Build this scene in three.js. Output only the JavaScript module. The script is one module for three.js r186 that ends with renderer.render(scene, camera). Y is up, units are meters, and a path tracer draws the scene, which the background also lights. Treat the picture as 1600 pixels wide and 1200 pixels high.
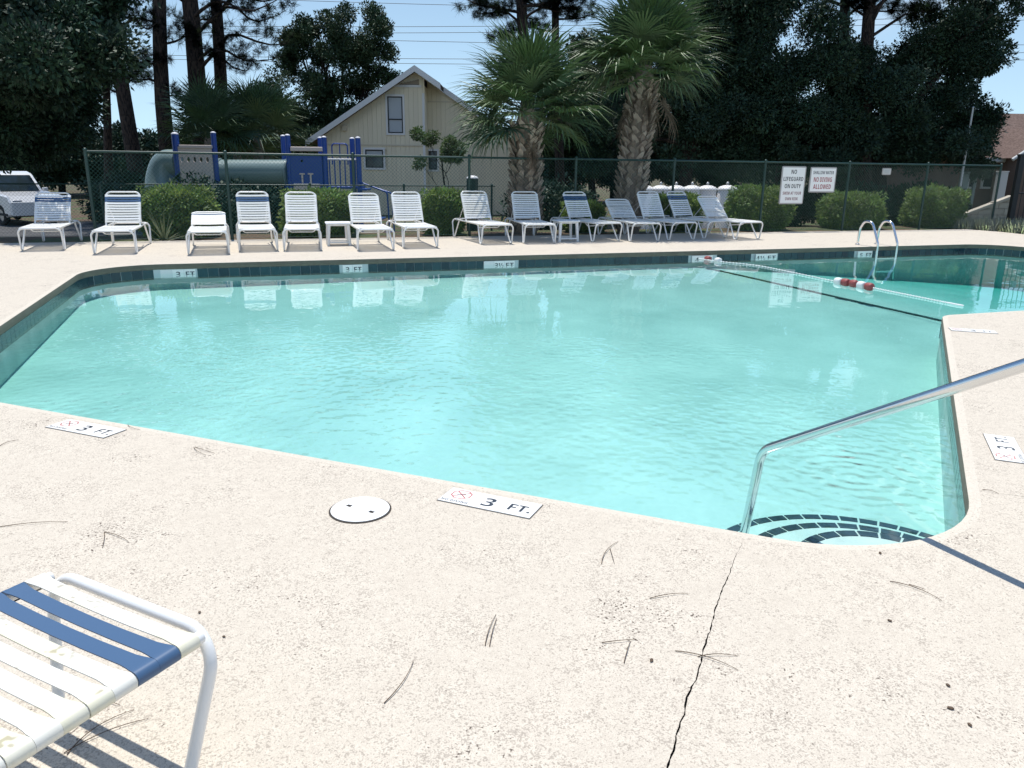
import * as THREE from 'three';
import { mergeGeometries } from 'three/addons/utils/BufferGeometryUtils.js';
import { TessellateModifier } from 'three/addons/modifiers/TessellateModifier.js';
import { RoundedBoxGeometry } from 'three/addons/geometries/RoundedBoxGeometry.js';

// ---------------------------------------------------------------- camera, sky, sun, exposure
const scene = new THREE.Scene();
const EYE = 1.45, PITCH = Math.atan(338 / 1200), ROLL = 0.7 * Math.PI / 180;
const camera = new THREE.PerspectiveCamera(53.13, 4 / 3, 0.05, 900);
camera.position.set(0, EYE, 0);
camera.rotation.order = 'YXZ';
camera.rotation.set(-PITCH, 0, ROLL);
scene.add(camera);
const renderer = new THREE.WebGLRenderer({ antialias: true });
renderer.toneMapping = THREE.LinearToneMapping;
renderer.toneMappingExposure = 1.12;
renderer.shadowMap.enabled = true;
renderer.setSize(1024, 768);

const SUN = new THREE.Vector3(-0.10, 1, -0.27).normalize();
const sun = new THREE.DirectionalLight(new THREE.Color(1.0, 0.96, 0.89), 4.6);
sun.position.copy(SUN).multiplyScalar(60);
sun.castShadow = true;
sun.shadow.camera.left = -40; sun.shadow.camera.right = 40; sun.shadow.camera.top = 50; sun.shadow.camera.bottom = -30; sun.shadow.camera.far = 160;
sun.shadow.mapSize.set(4096, 4096);
scene.add(sun);

// ---------------------------------------------------------------- small maths
function rng(seed) { let a = seed >>> 0; return () => { a = (a + 0x6D2B79F5) >>> 0; let t = a; t = Math.imul(t ^ (t >>> 15), t | 1); t ^= t + Math.imul(t ^ (t >>> 7), t | 61); return ((t ^ (t >>> 14)) >>> 0) / 4294967296; }; }
const clamp = (x, a = 0, b = 1) => Math.min(b, Math.max(a, x));
const smooth = (a, b, x) => { const t = clamp((x - a) / (b - a)); return t * t * (3 - 2 * t); };
const lerp = (a, b, t) => a + (b - a) * t;
const V = (x, y, z) => new THREE.Vector3(x, y, z);
const lattices = new Map();
function pnoise(u, v, period, seed) {            // tiling value noise, u and v in 0..1
  const key = period * 1000 + seed;
  let L = lattices.get(key);
  if (!L) { const r = rng(key * 7919 + 13); L = new Float32Array(period * period); for (let i = 0; i < L.length; i++) L[i] = r(); lattices.set(key, L); }
  let x = u * period, y = v * period; const xi = Math.floor(x), yi = Math.floor(y); let fx = x - xi, fy = y - yi;
  fx = fx * fx * (3 - 2 * fx); fy = fy * fy * (3 - 2 * fy);
  const x0 = ((xi % period) + period) % period, x1 = (x0 + 1) % period, y0 = (((yi % period) + period) % period) * period, y1 = ((Math.floor(y0 / period) + 1) % period) * period;
  const a = L[y0 + x0], b = L[y0 + x1], c = L[y1 + x0], d = L[y1 + x1];
  return a + (b - a) * fx + (c - a) * fy + (a - b - c + d) * fx * fy;
}
const fbm = (u, v, p, seed, n = 4) => { let s = 0, w = 0.5, t = 0; for (let i = 0; i < n; i++) { s += w * pnoise(u, v, p << i, seed + i); t += w; w *= 0.55; } return s / t; };
function byteTex(size, fn, srgb = true, h = size) {
  const d = new Uint8Array(size * h * 4);
  for (let j = 0; j < h; j++) for (let i = 0; i < size; i++) { const c = fn(i / size, j / h), k = (j * size + i) * 4; d[k] = clamp(c[0], 0, 255); d[k + 1] = clamp(c[1], 0, 255); d[k + 2] = clamp(c[2], 0, 255); d[k + 3] = 255; }
  const t = new THREE.DataTexture(d, size, h); t.wrapS = t.wrapT = THREE.RepeatWrapping; t.magFilter = t.minFilter = THREE.LinearFilter;
  if (srgb) t.colorSpace = THREE.SRGBColorSpace; t.needsUpdate = true; return t;
}
// pixel of the photograph (1600 x 1200) -> direction -> point on a level or on a plane z
const cp = Math.cos(PITCH), sp = Math.sin(PITCH), cr = Math.cos(ROLL), sr = Math.sin(ROLL);
function ray(x, y) { const a = (x - 800) / 1200, b = -(y - 600) / 1200, rx = a * cr - b * sr, ry = a * sr + b * cr; return V(rx, -sp + ry * cp, -cp - ry * sp); }
function gnd(x, y, h = 0) { const d = ray(x, y); return d.multiplyScalar((h - EYE) / d.y).add(V(0, EYE, 0)); }
function at(x, y, z) { const d = ray(x, y); return d.multiplyScalar(z / d.z).add(V(0, EYE, 0)); }

// sky: pale towards the horizon, blue overhead, thin fair-weather clouds
{
  const W = 1024, Hh = 512, d = new Float32Array(W * Hh * 4);
  for (let j = 0; j < Hh; j++) for (let i = 0; i < W; i++) {
    const el = ((j + 0.5) / Hh - 0.5) * Math.PI, s = Math.max(0, Math.sin(el)), k = (j * W + i) * 4;
    const t = Math.pow(1 - s, 3.1);
    let r = lerp(0.09, 0.62, t), g = lerp(0.22, 0.88, t), b = lerp(0.52, 1.05, t);
    const az = i / W, e = clamp(el / (Math.PI / 2));
    const n = fbm(az, Math.sqrt(e) * 0.5, 8, 31, 6);
    const c = smooth(0.56, 0.70, n) * smooth(0.0, 0.05, e) * (1 - smooth(0.25, 0.6, e)) * 0.85;
    r = lerp(r, 0.98, c); g = lerp(g, 1.0, c); b = lerp(b, 1.0, c);
    if (el < 0) { r = 0.16; g = 0.17; b = 0.15; }
    d[k] = r; d[k + 1] = g; d[k + 2] = b; d[k + 3] = 1;
  }
  const t = new THREE.DataTexture(d, W, Hh, THREE.RGBAFormat, THREE.FloatType);
  t.mapping = THREE.EquirectangularReflectionMapping; t.magFilter = t.minFilter = THREE.LinearFilter; t.colorSpace = THREE.LinearSRGBColorSpace; t.needsUpdate = true;
  scene.background = t; scene.environment = t;
}

// ---------------------------------------------------------------- building helpers
const taken = new Map();
function numbered(n) { const k = taken.get(n) || 0; taken.set(n, k + 1); return k ? `${n}_${String(k).padStart(3, '0')}` : n; }
function prep(g) { g = g.index ? g.toNonIndexed() : g.clone(); for (const k of Object.keys(g.attributes)) if (!['position', 'normal', 'uv'].includes(k)) g.deleteAttribute(k); if (!g.attributes.uv) g.setAttribute('uv', new THREE.BufferAttribute(new Float32Array(g.attributes.position.count * 2), 2)); return g; }
function M(list) { return list.length === 1 ? list[0] : mergeGeometries(list.map(prep)); }
function mesh(name, geo, mat, parent) { const m = new THREE.Mesh(Array.isArray(geo) ? M(geo) : geo, mat); m.name = name; m.castShadow = m.receiveShadow = true; if (parent) parent.add(m); return m; }
function tag(o, label, category, group) { o.userData.label = label; o.userData.category = category; if (group) o.userData.group = group; return o; }
function thing(name, label, category, pos = [0, 0, 0], turn = 0, group) { const g = new THREE.Group(); g.name = numbered(name); g.position.set(...pos); g.rotation.y = turn; scene.add(g); return tag(g, label, category, group); }
function solo(name, geo, mat, label, category, group) { const m = mesh(numbered(name), geo, mat, scene); return tag(m, label, category, group); }
function struct(name, geo, mat, parent) { const m = mesh(parent ? name : numbered(name), geo, mat, parent || scene); if (!parent) m.userData.kind = 'structure'; return m; }
function copyOf(root, pos, turn, label, group) { const c = root.clone(); c.name = numbered(root.name.replace(/_\d{3}$/, '')); c.userData = { ...root.userData }; c.position.set(...pos); c.rotation.y = turn; if (label) c.userData.label = label; if (group) c.userData.group = group; scene.add(c); return c; }
const bx = (w, h, d, x = 0, y = 0, z = 0, ry = 0) => { const g = new THREE.BoxGeometry(w, h, d); if (ry) g.rotateY(ry); g.translate(x, y, z); return g; };
const rbx = (w, h, d, r, x = 0, y = 0, z = 0) => { const g = new RoundedBoxGeometry(w, h, d, 2, r); g.translate(x, y, z); return g; };
const cy = (r0, r1, h, x = 0, y = 0, z = 0, n = 16) => { const g = new THREE.CylinderGeometry(r0, r1, h, n); g.translate(x, y, z); return g; };
function fillet(pts, r, n = 6, closed = false) {
  const out = [], N = pts.length;
  for (let i = 0; i < N; i++) {
    const p = pts[i], rr = Array.isArray(r) ? r[i] : r;
    if ((!closed && (i === 0 || i === N - 1)) || !rr) { out.push(p.clone()); continue; }
    const a = pts[(i + N - 1) % N].clone().sub(p), b = pts[(i + 1) % N].clone().sub(p), la = a.length(), lb = b.length(); a.divideScalar(la); b.divideScalar(lb);
    const ang = Math.acos(clamp(a.dot(b), -1, 1)); if (ang > 3.1) { out.push(p.clone()); continue; }
    const t = Math.min(rr / Math.tan(ang / 2), la * 0.48, lb * 0.48), R = t * Math.tan(ang / 2);
    const s = p.clone().addScaledVector(a, t), mid = a.clone().add(b).normalize(), c = p.clone().addScaledVector(mid, Math.hypot(R, t));
    const u = s.clone().sub(c).normalize(), e = p.clone().addScaledVector(b, t).sub(c).normalize(), tot = Math.acos(clamp(u.dot(e), -1, 1)), w = e.clone().addScaledVector(u, -u.dot(e)).normalize();
    for (let k = 0; k <= n; k++) { const q = tot * k / n; out.push(c.clone().addScaledVector(u, Math.cos(q) * R).addScaledVector(w, Math.sin(q) * R)); }
  }
  return out;
}
function tube(pts, rad, n = 8, caps = true) {     // swept tube, rad a number or one for each point
  const N = pts.length, pos = [], nor = [], uv = [], idx = []; let ref = null, len = 0;
  const R = i => Array.isArray(rad) ? rad[i] : rad;
  for (let i = 0; i < N; i++) {
    const t = pts[Math.min(i + 1, N - 1)].clone().sub(pts[Math.max(i - 1, 0)]).normalize();
    if (!ref) ref = Math.abs(t.y) < 0.9 ? V(0, 1, 0) : V(1, 0, 0);
    ref = ref.clone().addScaledVector(t, -ref.dot(t)); if (ref.length() < 1e-4) ref = V(0.3, 0.2, 0.9).addScaledVector(t, -V(0.3, 0.2, 0.9).dot(t)); ref.normalize();
    const bi = t.clone().cross(ref); if (i) len += pts[i].distanceTo(pts[i - 1]);
    for (let k = 0; k <= n; k++) { const a = k / n * Math.PI * 2, d = ref.clone().multiplyScalar(Math.cos(a)).addScaledVector(bi, Math.sin(a)); pos.push(pts[i].x + d.x * R(i), pts[i].y + d.y * R(i), pts[i].z + d.z * R(i)); nor.push(d.x, d.y, d.z); uv.push(k / n * Math.max(1, Math.round(R(0) * 6.3 / 0.5)), len / 1.0); }
  }
  for (let i = 0; i < N - 1; i++) for (let k = 0; k < n; k++) { const a = i * (n + 1) + k, b = a + n + 1; idx.push(a, a + 1, b, b, a + 1, b + 1); }
  if (caps) for (const [i, s] of [[0, -1], [N - 1, 1]]) { const t = pts[Math.min(i + 1, N - 1)].clone().sub(pts[Math.max(i - 1, 0)]).normalize().multiplyScalar(s), c = pos.length / 3; pos.push(pts[i].x, pts[i].y, pts[i].z); nor.push(t.x, t.y, t.z); uv.push(0, 0); for (let k = 0; k <= n; k++) { const q = (i * (n + 1) + k) * 3; pos.push(pos[q], pos[q + 1], pos[q + 2]); nor.push(t.x, t.y, t.z); uv.push(0, 0); } for (let k = 1; k <= n; k++) s > 0 ? idx.push(c, c + k, c + k + 1) : idx.push(c, c + k + 1, c + k); }
  const g = new THREE.BufferGeometry(); g.setAttribute('position', new THREE.Float32BufferAttribute(pos, 3)); g.setAttribute('normal', new THREE.Float32BufferAttribute(nor, 3)); g.setAttribute('uv', new THREE.Float32BufferAttribute(uv, 2)); g.setIndex(idx); return g;
}
const bar = (a, b, r, n = 8) => tube([a, b], r, n);
function uvBox(g, s = 1) { g = g.index ? g.toNonIndexed() : g; g.computeVertexNormals(); const p = g.attributes.position, n = g.attributes.normal, uv = new Float32Array(p.count * 2); for (let i = 0; i < p.count; i++) { const ax = Math.abs(n.getX(i)), ay = Math.abs(n.getY(i)), az = Math.abs(n.getZ(i)); const [a, b] = ay > ax && ay > az ? [p.getX(i), p.getZ(i)] : ax > az ? [p.getZ(i), p.getY(i)] : [p.getX(i), p.getY(i)]; uv[i * 2] = a * s; uv[i * 2 + 1] = b * s; } g.setAttribute('uv', new THREE.BufferAttribute(uv, 2)); return g; }
function extrude(pts, depth, bevel = 0, holes = []) { const s = new THREE.Shape(pts.map(p => new THREE.Vector2(p[0], p[1]))); for (const h of holes) s.holes.push(h); return new THREE.ExtrudeGeometry(s, { depth, bevelEnabled: bevel > 0, bevelSize: bevel, bevelThickness: bevel, bevelSegments: 1, curveSegments: 10 }); }
function canvasTex(w, h, draw) { const c = document.createElement('canvas'); c.width = w; c.height = h; const x = c.getContext('2d'); draw(x, w, h); const t = new THREE.CanvasTexture(c); t.colorSpace = THREE.SRGBColorSpace; t.magFilter = THREE.LinearFilter; return t; }
const std = (color, roughness = 0.7, extra = {}) => { const m = new THREE.MeshStandardMaterial({ roughness, ...extra }); Array.isArray(color) ? m.color.setRGB(...color) : m.color.set(color); return m; };
const phys = (color, roughness = 0.7, extra = {}) => { const m = new THREE.MeshPhysicalMaterial({ roughness, ...extra }); Array.isArray(color) ? m.color.setRGB(...color) : m.color.set(color); return m; };
const withRepeat = (t, u, v = u) => { const c = t.clone(); c.repeat.set(u, v); c.needsUpdate = true; return c; };

// ---------------------------------------------------------------- textures
const DECK_TILE = 2.1;
const deckDark = new Float32Array(1);
const deckFn = (u, v) => {
  const n1 = pnoise(u, v, 9, 1), n2 = pnoise(u, v, 46, 2), n3 = pnoise(u, v, 330, 3), n4 = pnoise(u, v, 640, 4), n5 = pnoise(u, v, 23, 5), n6 = pnoise(u, v, 130, 6);
  const pit = smooth(0.52, 0.70, n4 * 0.50 + n3 * 0.30 + pnoise(u, v, 1000, 8) * 0.20 + (n2 - 0.5) * 0.14 + (n1 - 0.5) * 0.11 + (n5 - 0.5) * 0.09);
  const hole = smooth(0.80, 0.88, n3 * 0.62 + n6 * 0.22 + (n1 - 0.5) * 0.20 + (n5 - 0.5) * 0.14 + 0.055);
  const grain = (n4 - 0.5) * 20 + (n3 - 0.5) * 12 + (n2 - 0.5) * 7 + (n1 - 0.5) * 9 + (n5 - 0.5) * 8 + (n6 - 0.5) * 7 + (pnoise(u, v, 1000, 8) - 0.5) * 26;
  return [grain, pit, hole];
};
const deckMap = byteTex(2048, (u, v) => { const [g, p, h] = deckFn(u, v); const k = p * 46 + h * 82; return [202 + g - k, 192.5 + g - k * 1.0, 177 + g * 0.95 - k * 0.94]; });
const deckBump = byteTex(1024, (u, v) => { const [g, p, h] = deckFn(u, v); const q = 190 + g * 1.6 - p * 90 - h * 120; return [q, q, q]; }, false);
const copingMap = byteTex(1024, (u, v) => { const [g, p, h] = deckFn(u, v); const k = p * 26 + h * 40; return [204 + g * 0.8 - k, 195 + g * 0.8 - k, 180 + g * 0.8 - k]; });
const plasterMap = byteTex(512, (u, v) => { const q = (fbm(u, v, 4, 71, 6) - 0.5) * 52 + (pnoise(u, v, 128, 77) - 0.5) * 8; return [226 + q, 232 + q * 0.8, 228 + q * 0.8]; });
const barkMap = byteTex(512, (u, v) => { const r = pnoise(u + 0.03 * pnoise(u, v, 8, 3), v * 0.35, 26, 81), s = fbm(u, v, 14, 82, 4), c = smooth(0.30, 0.55, r * 0.7 + s * 0.3); return [lerp(34, 92, c) + s * 18, lerp(27, 74, c) + s * 16, lerp(24, 62, c) + s * 14]; });
const barkBump = byteTex(256, (u, v) => { const r = pnoise(u, v * 0.35, 26, 81), s = fbm(u, v, 14, 82, 4), q = 255 * smooth(0.25, 0.6, r * 0.7 + s * 0.3); return [q, q, q]; }, false);
const mulchMap = byteTex(1024, (u, v) => { const a = pnoise(u, v, 90, 91), b = pnoise(u, v, 240, 92), c = fbm(u, v, 6, 93, 4), d = smooth(0.45, 0.6, c), q = (a * 0.5 + b * 0.5 - 0.5) * 70; return [lerp(94, 74, d) + q, lerp(76, 86, d) + q, lerp(56, 46, d) + q * 0.7]; });
const asphaltMap = byteTex(512, (u, v) => { const q = (pnoise(u, v, 200, 95) - 0.5) * 30 + (fbm(u, v, 5, 96) - 0.5) * 30; return [92 + q, 92 + q, 92 + q]; });
const concreteMap = byteTex(512, (u, v) => { const q = (pnoise(u, v, 180, 97) - 0.5) * 24 + (fbm(u, v, 5, 98) - 0.5) * 34; return [172 + q, 168 + q, 158 + q]; });
const shingleMap = byteTex(512, (u, v) => { const row = Math.floor(v * 40), q = (pnoise(u + row * 0.37, row / 40, 60, 99) - 0.5) * 40 + (pnoise(u, v, 250, 94) - 0.5) * 24 - ((v * 40) % 1 < 0.14 ? 22 : 0); return [124 + q, 103 + q, 92 + q]; });

// ---------------------------------------------------------------- materials
const mDeck = std([1, 1, 1], 0.93, { map: deckMap, bumpMap: deckBump, bumpScale: 0.0011 });
const mCoping = std([1, 1, 1], 0.88, { map: copingMap, bumpMap: deckBump, bumpScale: 0.0009 });
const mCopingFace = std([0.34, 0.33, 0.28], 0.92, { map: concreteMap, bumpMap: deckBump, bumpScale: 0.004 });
const mJoint = std([0.05, 0.042, 0.035], 0.95);
const mPlaster = std([0.70, 0.735, 0.715], 0.8, { map: plasterMap });
const mGrout = std([0.50, 0.55, 0.55], 0.8);
const tileShades = [[0.006, 0.034, 0.046], [0.009, 0.043, 0.056], [0.005, 0.027, 0.040], [0.011, 0.050, 0.062]].map(c => phys(c, 0.2));
const mStepTile = [[0.020, 0.034, 0.040], [0.026, 0.042, 0.048]].map(c => phys(c, 0.3));
const mWhiteMetal = phys([0.76, 0.76, 0.74], 0.34, { clearcoat: 0.25, clearcoatRoughness: 0.25 });
const mStraps = [[0.80, 0.80, 0.76], [0.76, 0.755, 0.70], [0.81, 0.81, 0.78], [0.72, 0.71, 0.65]].map(c => phys(c, 0.45));
const strapStain = byteTex(256, (u, v) => { const s = smooth(0.48, 0.75, fbm(u, v, 5, 61, 4)), t = smooth(0.70, 0.80, pnoise(u, v, 60, 62)) * smooth(0.5, 0.7, pnoise(u, v, 7, 63)); return [236 - s * 6 - t * 40, 234 - s * 8 - t * 44, 224 - s * 22 - t * 50]; });
const mStrapWorn = phys([0.86, 0.86, 0.85], 0.42, { map: strapStain });
const mBlue = phys([0.050, 0.108, 0.205], 0.42);
const mPlastic = std([0.80, 0.80, 0.78], 0.5);
const mSteel = std([0.72, 0.73, 0.74], 0.16, { metalness: 1 });
const mFence = phys([0.012, 0.046, 0.038], 0.4);
const mFenceWire = phys([0.030, 0.095, 0.080], 0.35);
const mGalv = std([0.42, 0.43, 0.43], 0.45, { metalness: 0.6 });
const mBlack = phys([0.012, 0.014, 0.016], 0.4);
const mBark = std([0.38, 0.40, 0.43], 0.95, { map: barkMap, bumpMap: barkBump, bumpScale: 0.03 });
const mTwig = std([0.06, 0.045, 0.035], 0.95);
const leafMat = (c, t = 0) => t ? phys(c, 1, { transmission: t, thickness: 0, side: THREE.DoubleSide }) : phys(c, 0.62, { specularIntensity: 0.6, side: THREE.DoubleSide });
const mLeafDark = leafMat([0.020, 0.047, 0.027]);
const mLeafMid = leafMat([0.034, 0.068, 0.032]);
const mPine = leafMat([0.034, 0.064, 0.036]);
const mHedge = leafMat([0.15, 0.235, 0.060], 0.25);
const mPalm = phys([0.060, 0.115, 0.048], 0.40, { transmission: 0.2, thickness: 0, side: THREE.DoubleSide });
const mPalmDead = phys([0.17, 0.13, 0.09], 0.8, { side: THREE.DoubleSide });
const mBoot = [[0.34, 0.28, 0.22], [0.43, 0.36, 0.29], [0.24, 0.195, 0.155]].map(c => std(c, 0.9));

// ---------------------------------------------------------------- pool outline
const poolCorners = [[-4.02, -4.92], [1.77, -2.60], [4.55, -8.05], [12.36, -10.63], [10.35, -16.80], [-6.19, -11.25]].map(p => V(p[0], 0, p[1]));
const outline = fillet(poolCorners, [0.6, 0.82, 0.32, 1.0, 0.9, 1.0], 14, true);
function offsetLine(pts, d) {                    // + is away from the water
  const N = pts.length, out = [];
  for (let i = 0; i < N; i++) {
    const a = pts[(i + N - 1) % N], b = pts[i], c = pts[(i + 1) % N];
    const t1 = b.clone().sub(a).normalize(), t2 = c.clone().sub(b).normalize(), n1 = V(-t1.z, 0, t1.x), n2 = V(-t2.z, 0, t2.x), m = n1.clone().add(n2).normalize();
    out.push(b.clone().addScaledVector(m, d / Math.max(0.5, m.dot(n1))));
  }
  return out;
}
// the outline runs near-left -> near-right -> far-right -> far-left; find which side is out
const area = outline.reduce((s, p, i) => { const q = outline[(i + 1) % outline.length]; return s + p.x * q.z - q.x * p.z; }, 0);
const OUT = area > 0 ? -1 : 1;
const off = d => offsetLine(outline, d * OUT);
function sweepRing(profile) {                    // profile: [offset, y] pairs from outside to inside
  const rings = profile.map(([d, y]) => off(d).map(p => V(p.x, y, p.z))), N = outline.length, pos = [], uv = [], idx = []; let L = 0;
  const len = outline.map((p, i) => { const r = L; L += p.distanceTo(outline[(i + 1) % N]); return r; }); len.push(L);
  let s = 0; const ss = profile.map((p, i) => { if (i) s += Math.hypot(p[0] - profile[i - 1][0], p[1] - profile[i - 1][1]); return s; });
  for (let i = 0; i <= N; i++) for (let k = 0; k < rings.length; k++) { const p = rings[k][i % N]; pos.push(p.x, p.y, p.z); uv.push(len[i], ss[k]); }
  const K = rings.length;
  for (let i = 0; i < N; i++) for (let k = 0; k < K - 1; k++) { const a = i * K + k, b = a + K; OUT > 0 ? idx.push(a, b, a + 1, b, b + 1, a + 1) : idx.push(a, a + 1, b, b, a + 1, b + 1); }
  const g = new THREE.BufferGeometry(); g.setAttribute('position', new THREE.Float32BufferAttribute(pos, 3)); g.setAttribute('uv', new THREE.Float32BufferAttribute(uv, 2)); g.setIndex(idx); g.computeVertexNormals(); return g;
}

// ---------------------------------------------------------------- deck with its joints and cracks cut as real gaps
const E0 = V(-8.05, 0, -14.73), EU = V(0.9544, 0, -0.2985), EN = V(-0.2985, 0, -0.9544);      // back edge of the deck: point, along, outwards
const uvw = (u, v, y = 0) => E0.clone().addScaledVector(EU, u).addScaledVector(EN, v).setY(y);
const vOf = (x, z) => (x - E0.x) * EN.x + (z - E0.z) * EN.z;
const deckPoly = [uvw(-16, 0), uvw(21.2, 0), V(12.6, 0, -20.25), V(12.95, 0, -18), V(14.2, 0, -14), V(17, 0, -10), V(17, 0, 7), V(-24, 0, 7)];
const jr = rng(404);
function crackPoly(pts, w0, w1, jag) {           // jagged thin outline round a line
  const dense = []; for (let i = 0; i < pts.length - 1; i++) { const n = Math.max(2, Math.round(pts[i].distanceTo(pts[i + 1]) / 0.018)); for (let k = 0; k < n; k++) dense.push(pts[i].clone().lerp(pts[i + 1], k / n)); } dense.push(pts[pts.length - 1]);
  const A = [], B = []; let j = 0;
  dense.forEach((p, i) => { const t = i / (dense.length - 1), q = dense[Math.min(i + 1, dense.length - 1)].clone().sub(dense[Math.max(0, i - 1)]).normalize(), n = V(-q.z, 0, q.x); j = j * 0.75 + (jr() - 0.5) * jag; const w = lerp(w0, w1, t) * (0.35 + jr() * 1.1) * Math.min(1, 0.3 + 5 * Math.min(t, 1 - t)); A.push(p.clone().addScaledVector(n, j + w)); B.push(p.clone().addScaledVector(n, j - w)); });
  return A.concat(B.reverse());
}
const cracks = [
  crackPoly([gnd(1159, 848), gnd(1130, 920), gnd(1100, 1010), gnd(1075, 1090), gnd(1045, 1195), V(0.16, 0, -1.05), V(-0.12, 0, -0.2)], 0.0016, 0.0036, 0.006),
  crackPoly([gnd(1549, 771), gnd(1580, 773), gnd(1610, 777), V(3.6, 0, -3.45)], 0.0012, 0.0022, 0.006),
  crackPoly([gnd(505, 834), gnd(520, 822), gnd(531, 814)], 0.0008, 0.0006, 0.003),
  crackPoly([gnd(606, 779), gnd(616, 773), gnd(624, 769)], 0.0006, 0.0008, 0.003),
];
{
  const shape = new THREE.Shape(deckPoly.map(p => new THREE.Vector2(p.x, p.z)));
  const hole = pts => new THREE.Path(pts.map(p => new THREE.Vector2(p.x, p.z)));
  shape.holes.push(hole(off(0.05)));
  for (const c of cracks) shape.holes.push(hole(c));
  let g = new THREE.ShapeGeometry(shape);
  g.rotateX(Math.PI / 2);                        // (x, z) plan -> level, then face up
  const p0 = g.attributes.position; for (let i = 0; i < p0.count; i++) p0.setY(i, 0);
  const ix = g.index.array; for (let i = 0; i < ix.length; i += 3) { const a = ix[i], b = ix[i + 1], c = ix[i + 2], n = (p0.getZ(b) - p0.getZ(a)) * (p0.getX(c) - p0.getX(a)) - (p0.getX(b) - p0.getX(a)) * (p0.getZ(c) - p0.getZ(a)); if (n < 0) { ix[i + 1] = c; ix[i + 2] = b; } }
  g = new TessellateModifier(3, 5).modify(g.toNonIndexed());
  const p = g.attributes.position, n = new Float32Array(p.count * 3), uv = new Float32Array(p.count * 2);
  for (let i = 0; i < p.count; i++) {
    const x = p.getX(i), z = p.getZ(i); n[i * 3 + 1] = 1; uv[i * 2] = (x * 0.966 + z * 0.259) / DECK_TILE; uv[i * 2 + 1] = (z * 0.966 - x * 0.259) / DECK_TILE;
  }
  g.setAttribute('normal', new THREE.BufferAttribute(n, 3)); g.setAttribute('uv', new THREE.BufferAttribute(uv, 2));
  const deck = struct('pool_deck', g, mDeck);
  // the slab's outer side and the bed that shows in the joints
  const sk = []; for (let i = 0; i < deckPoly.length; i++) { const a = deckPoly[i], b = deckPoly[(i + 1) % deckPoly.length], l = a.distanceTo(b), m = a.clone().lerp(b, 0.5); sk.push(bx(l, 0.45, 0.05, 0, 0, 0).rotateY(-Math.atan2(b.z - a.z, b.x - a.x)).translate(m.x, -0.227, m.z)); }
  mesh('slab_side', sk, mCoping, deck);
  const bed = []; for (const c of cracks) { const b = new THREE.Box3().setFromPoints(c); bed.push(bx(b.max.x - b.min.x + 0.006, 0.01, b.max.z - b.min.z + 0.006, (b.max.x + b.min.x) / 2, -0.022, (b.max.z + b.min.z) / 2)); }
  mesh('joint_bed', bed, mJoint, deck);
}

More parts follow.
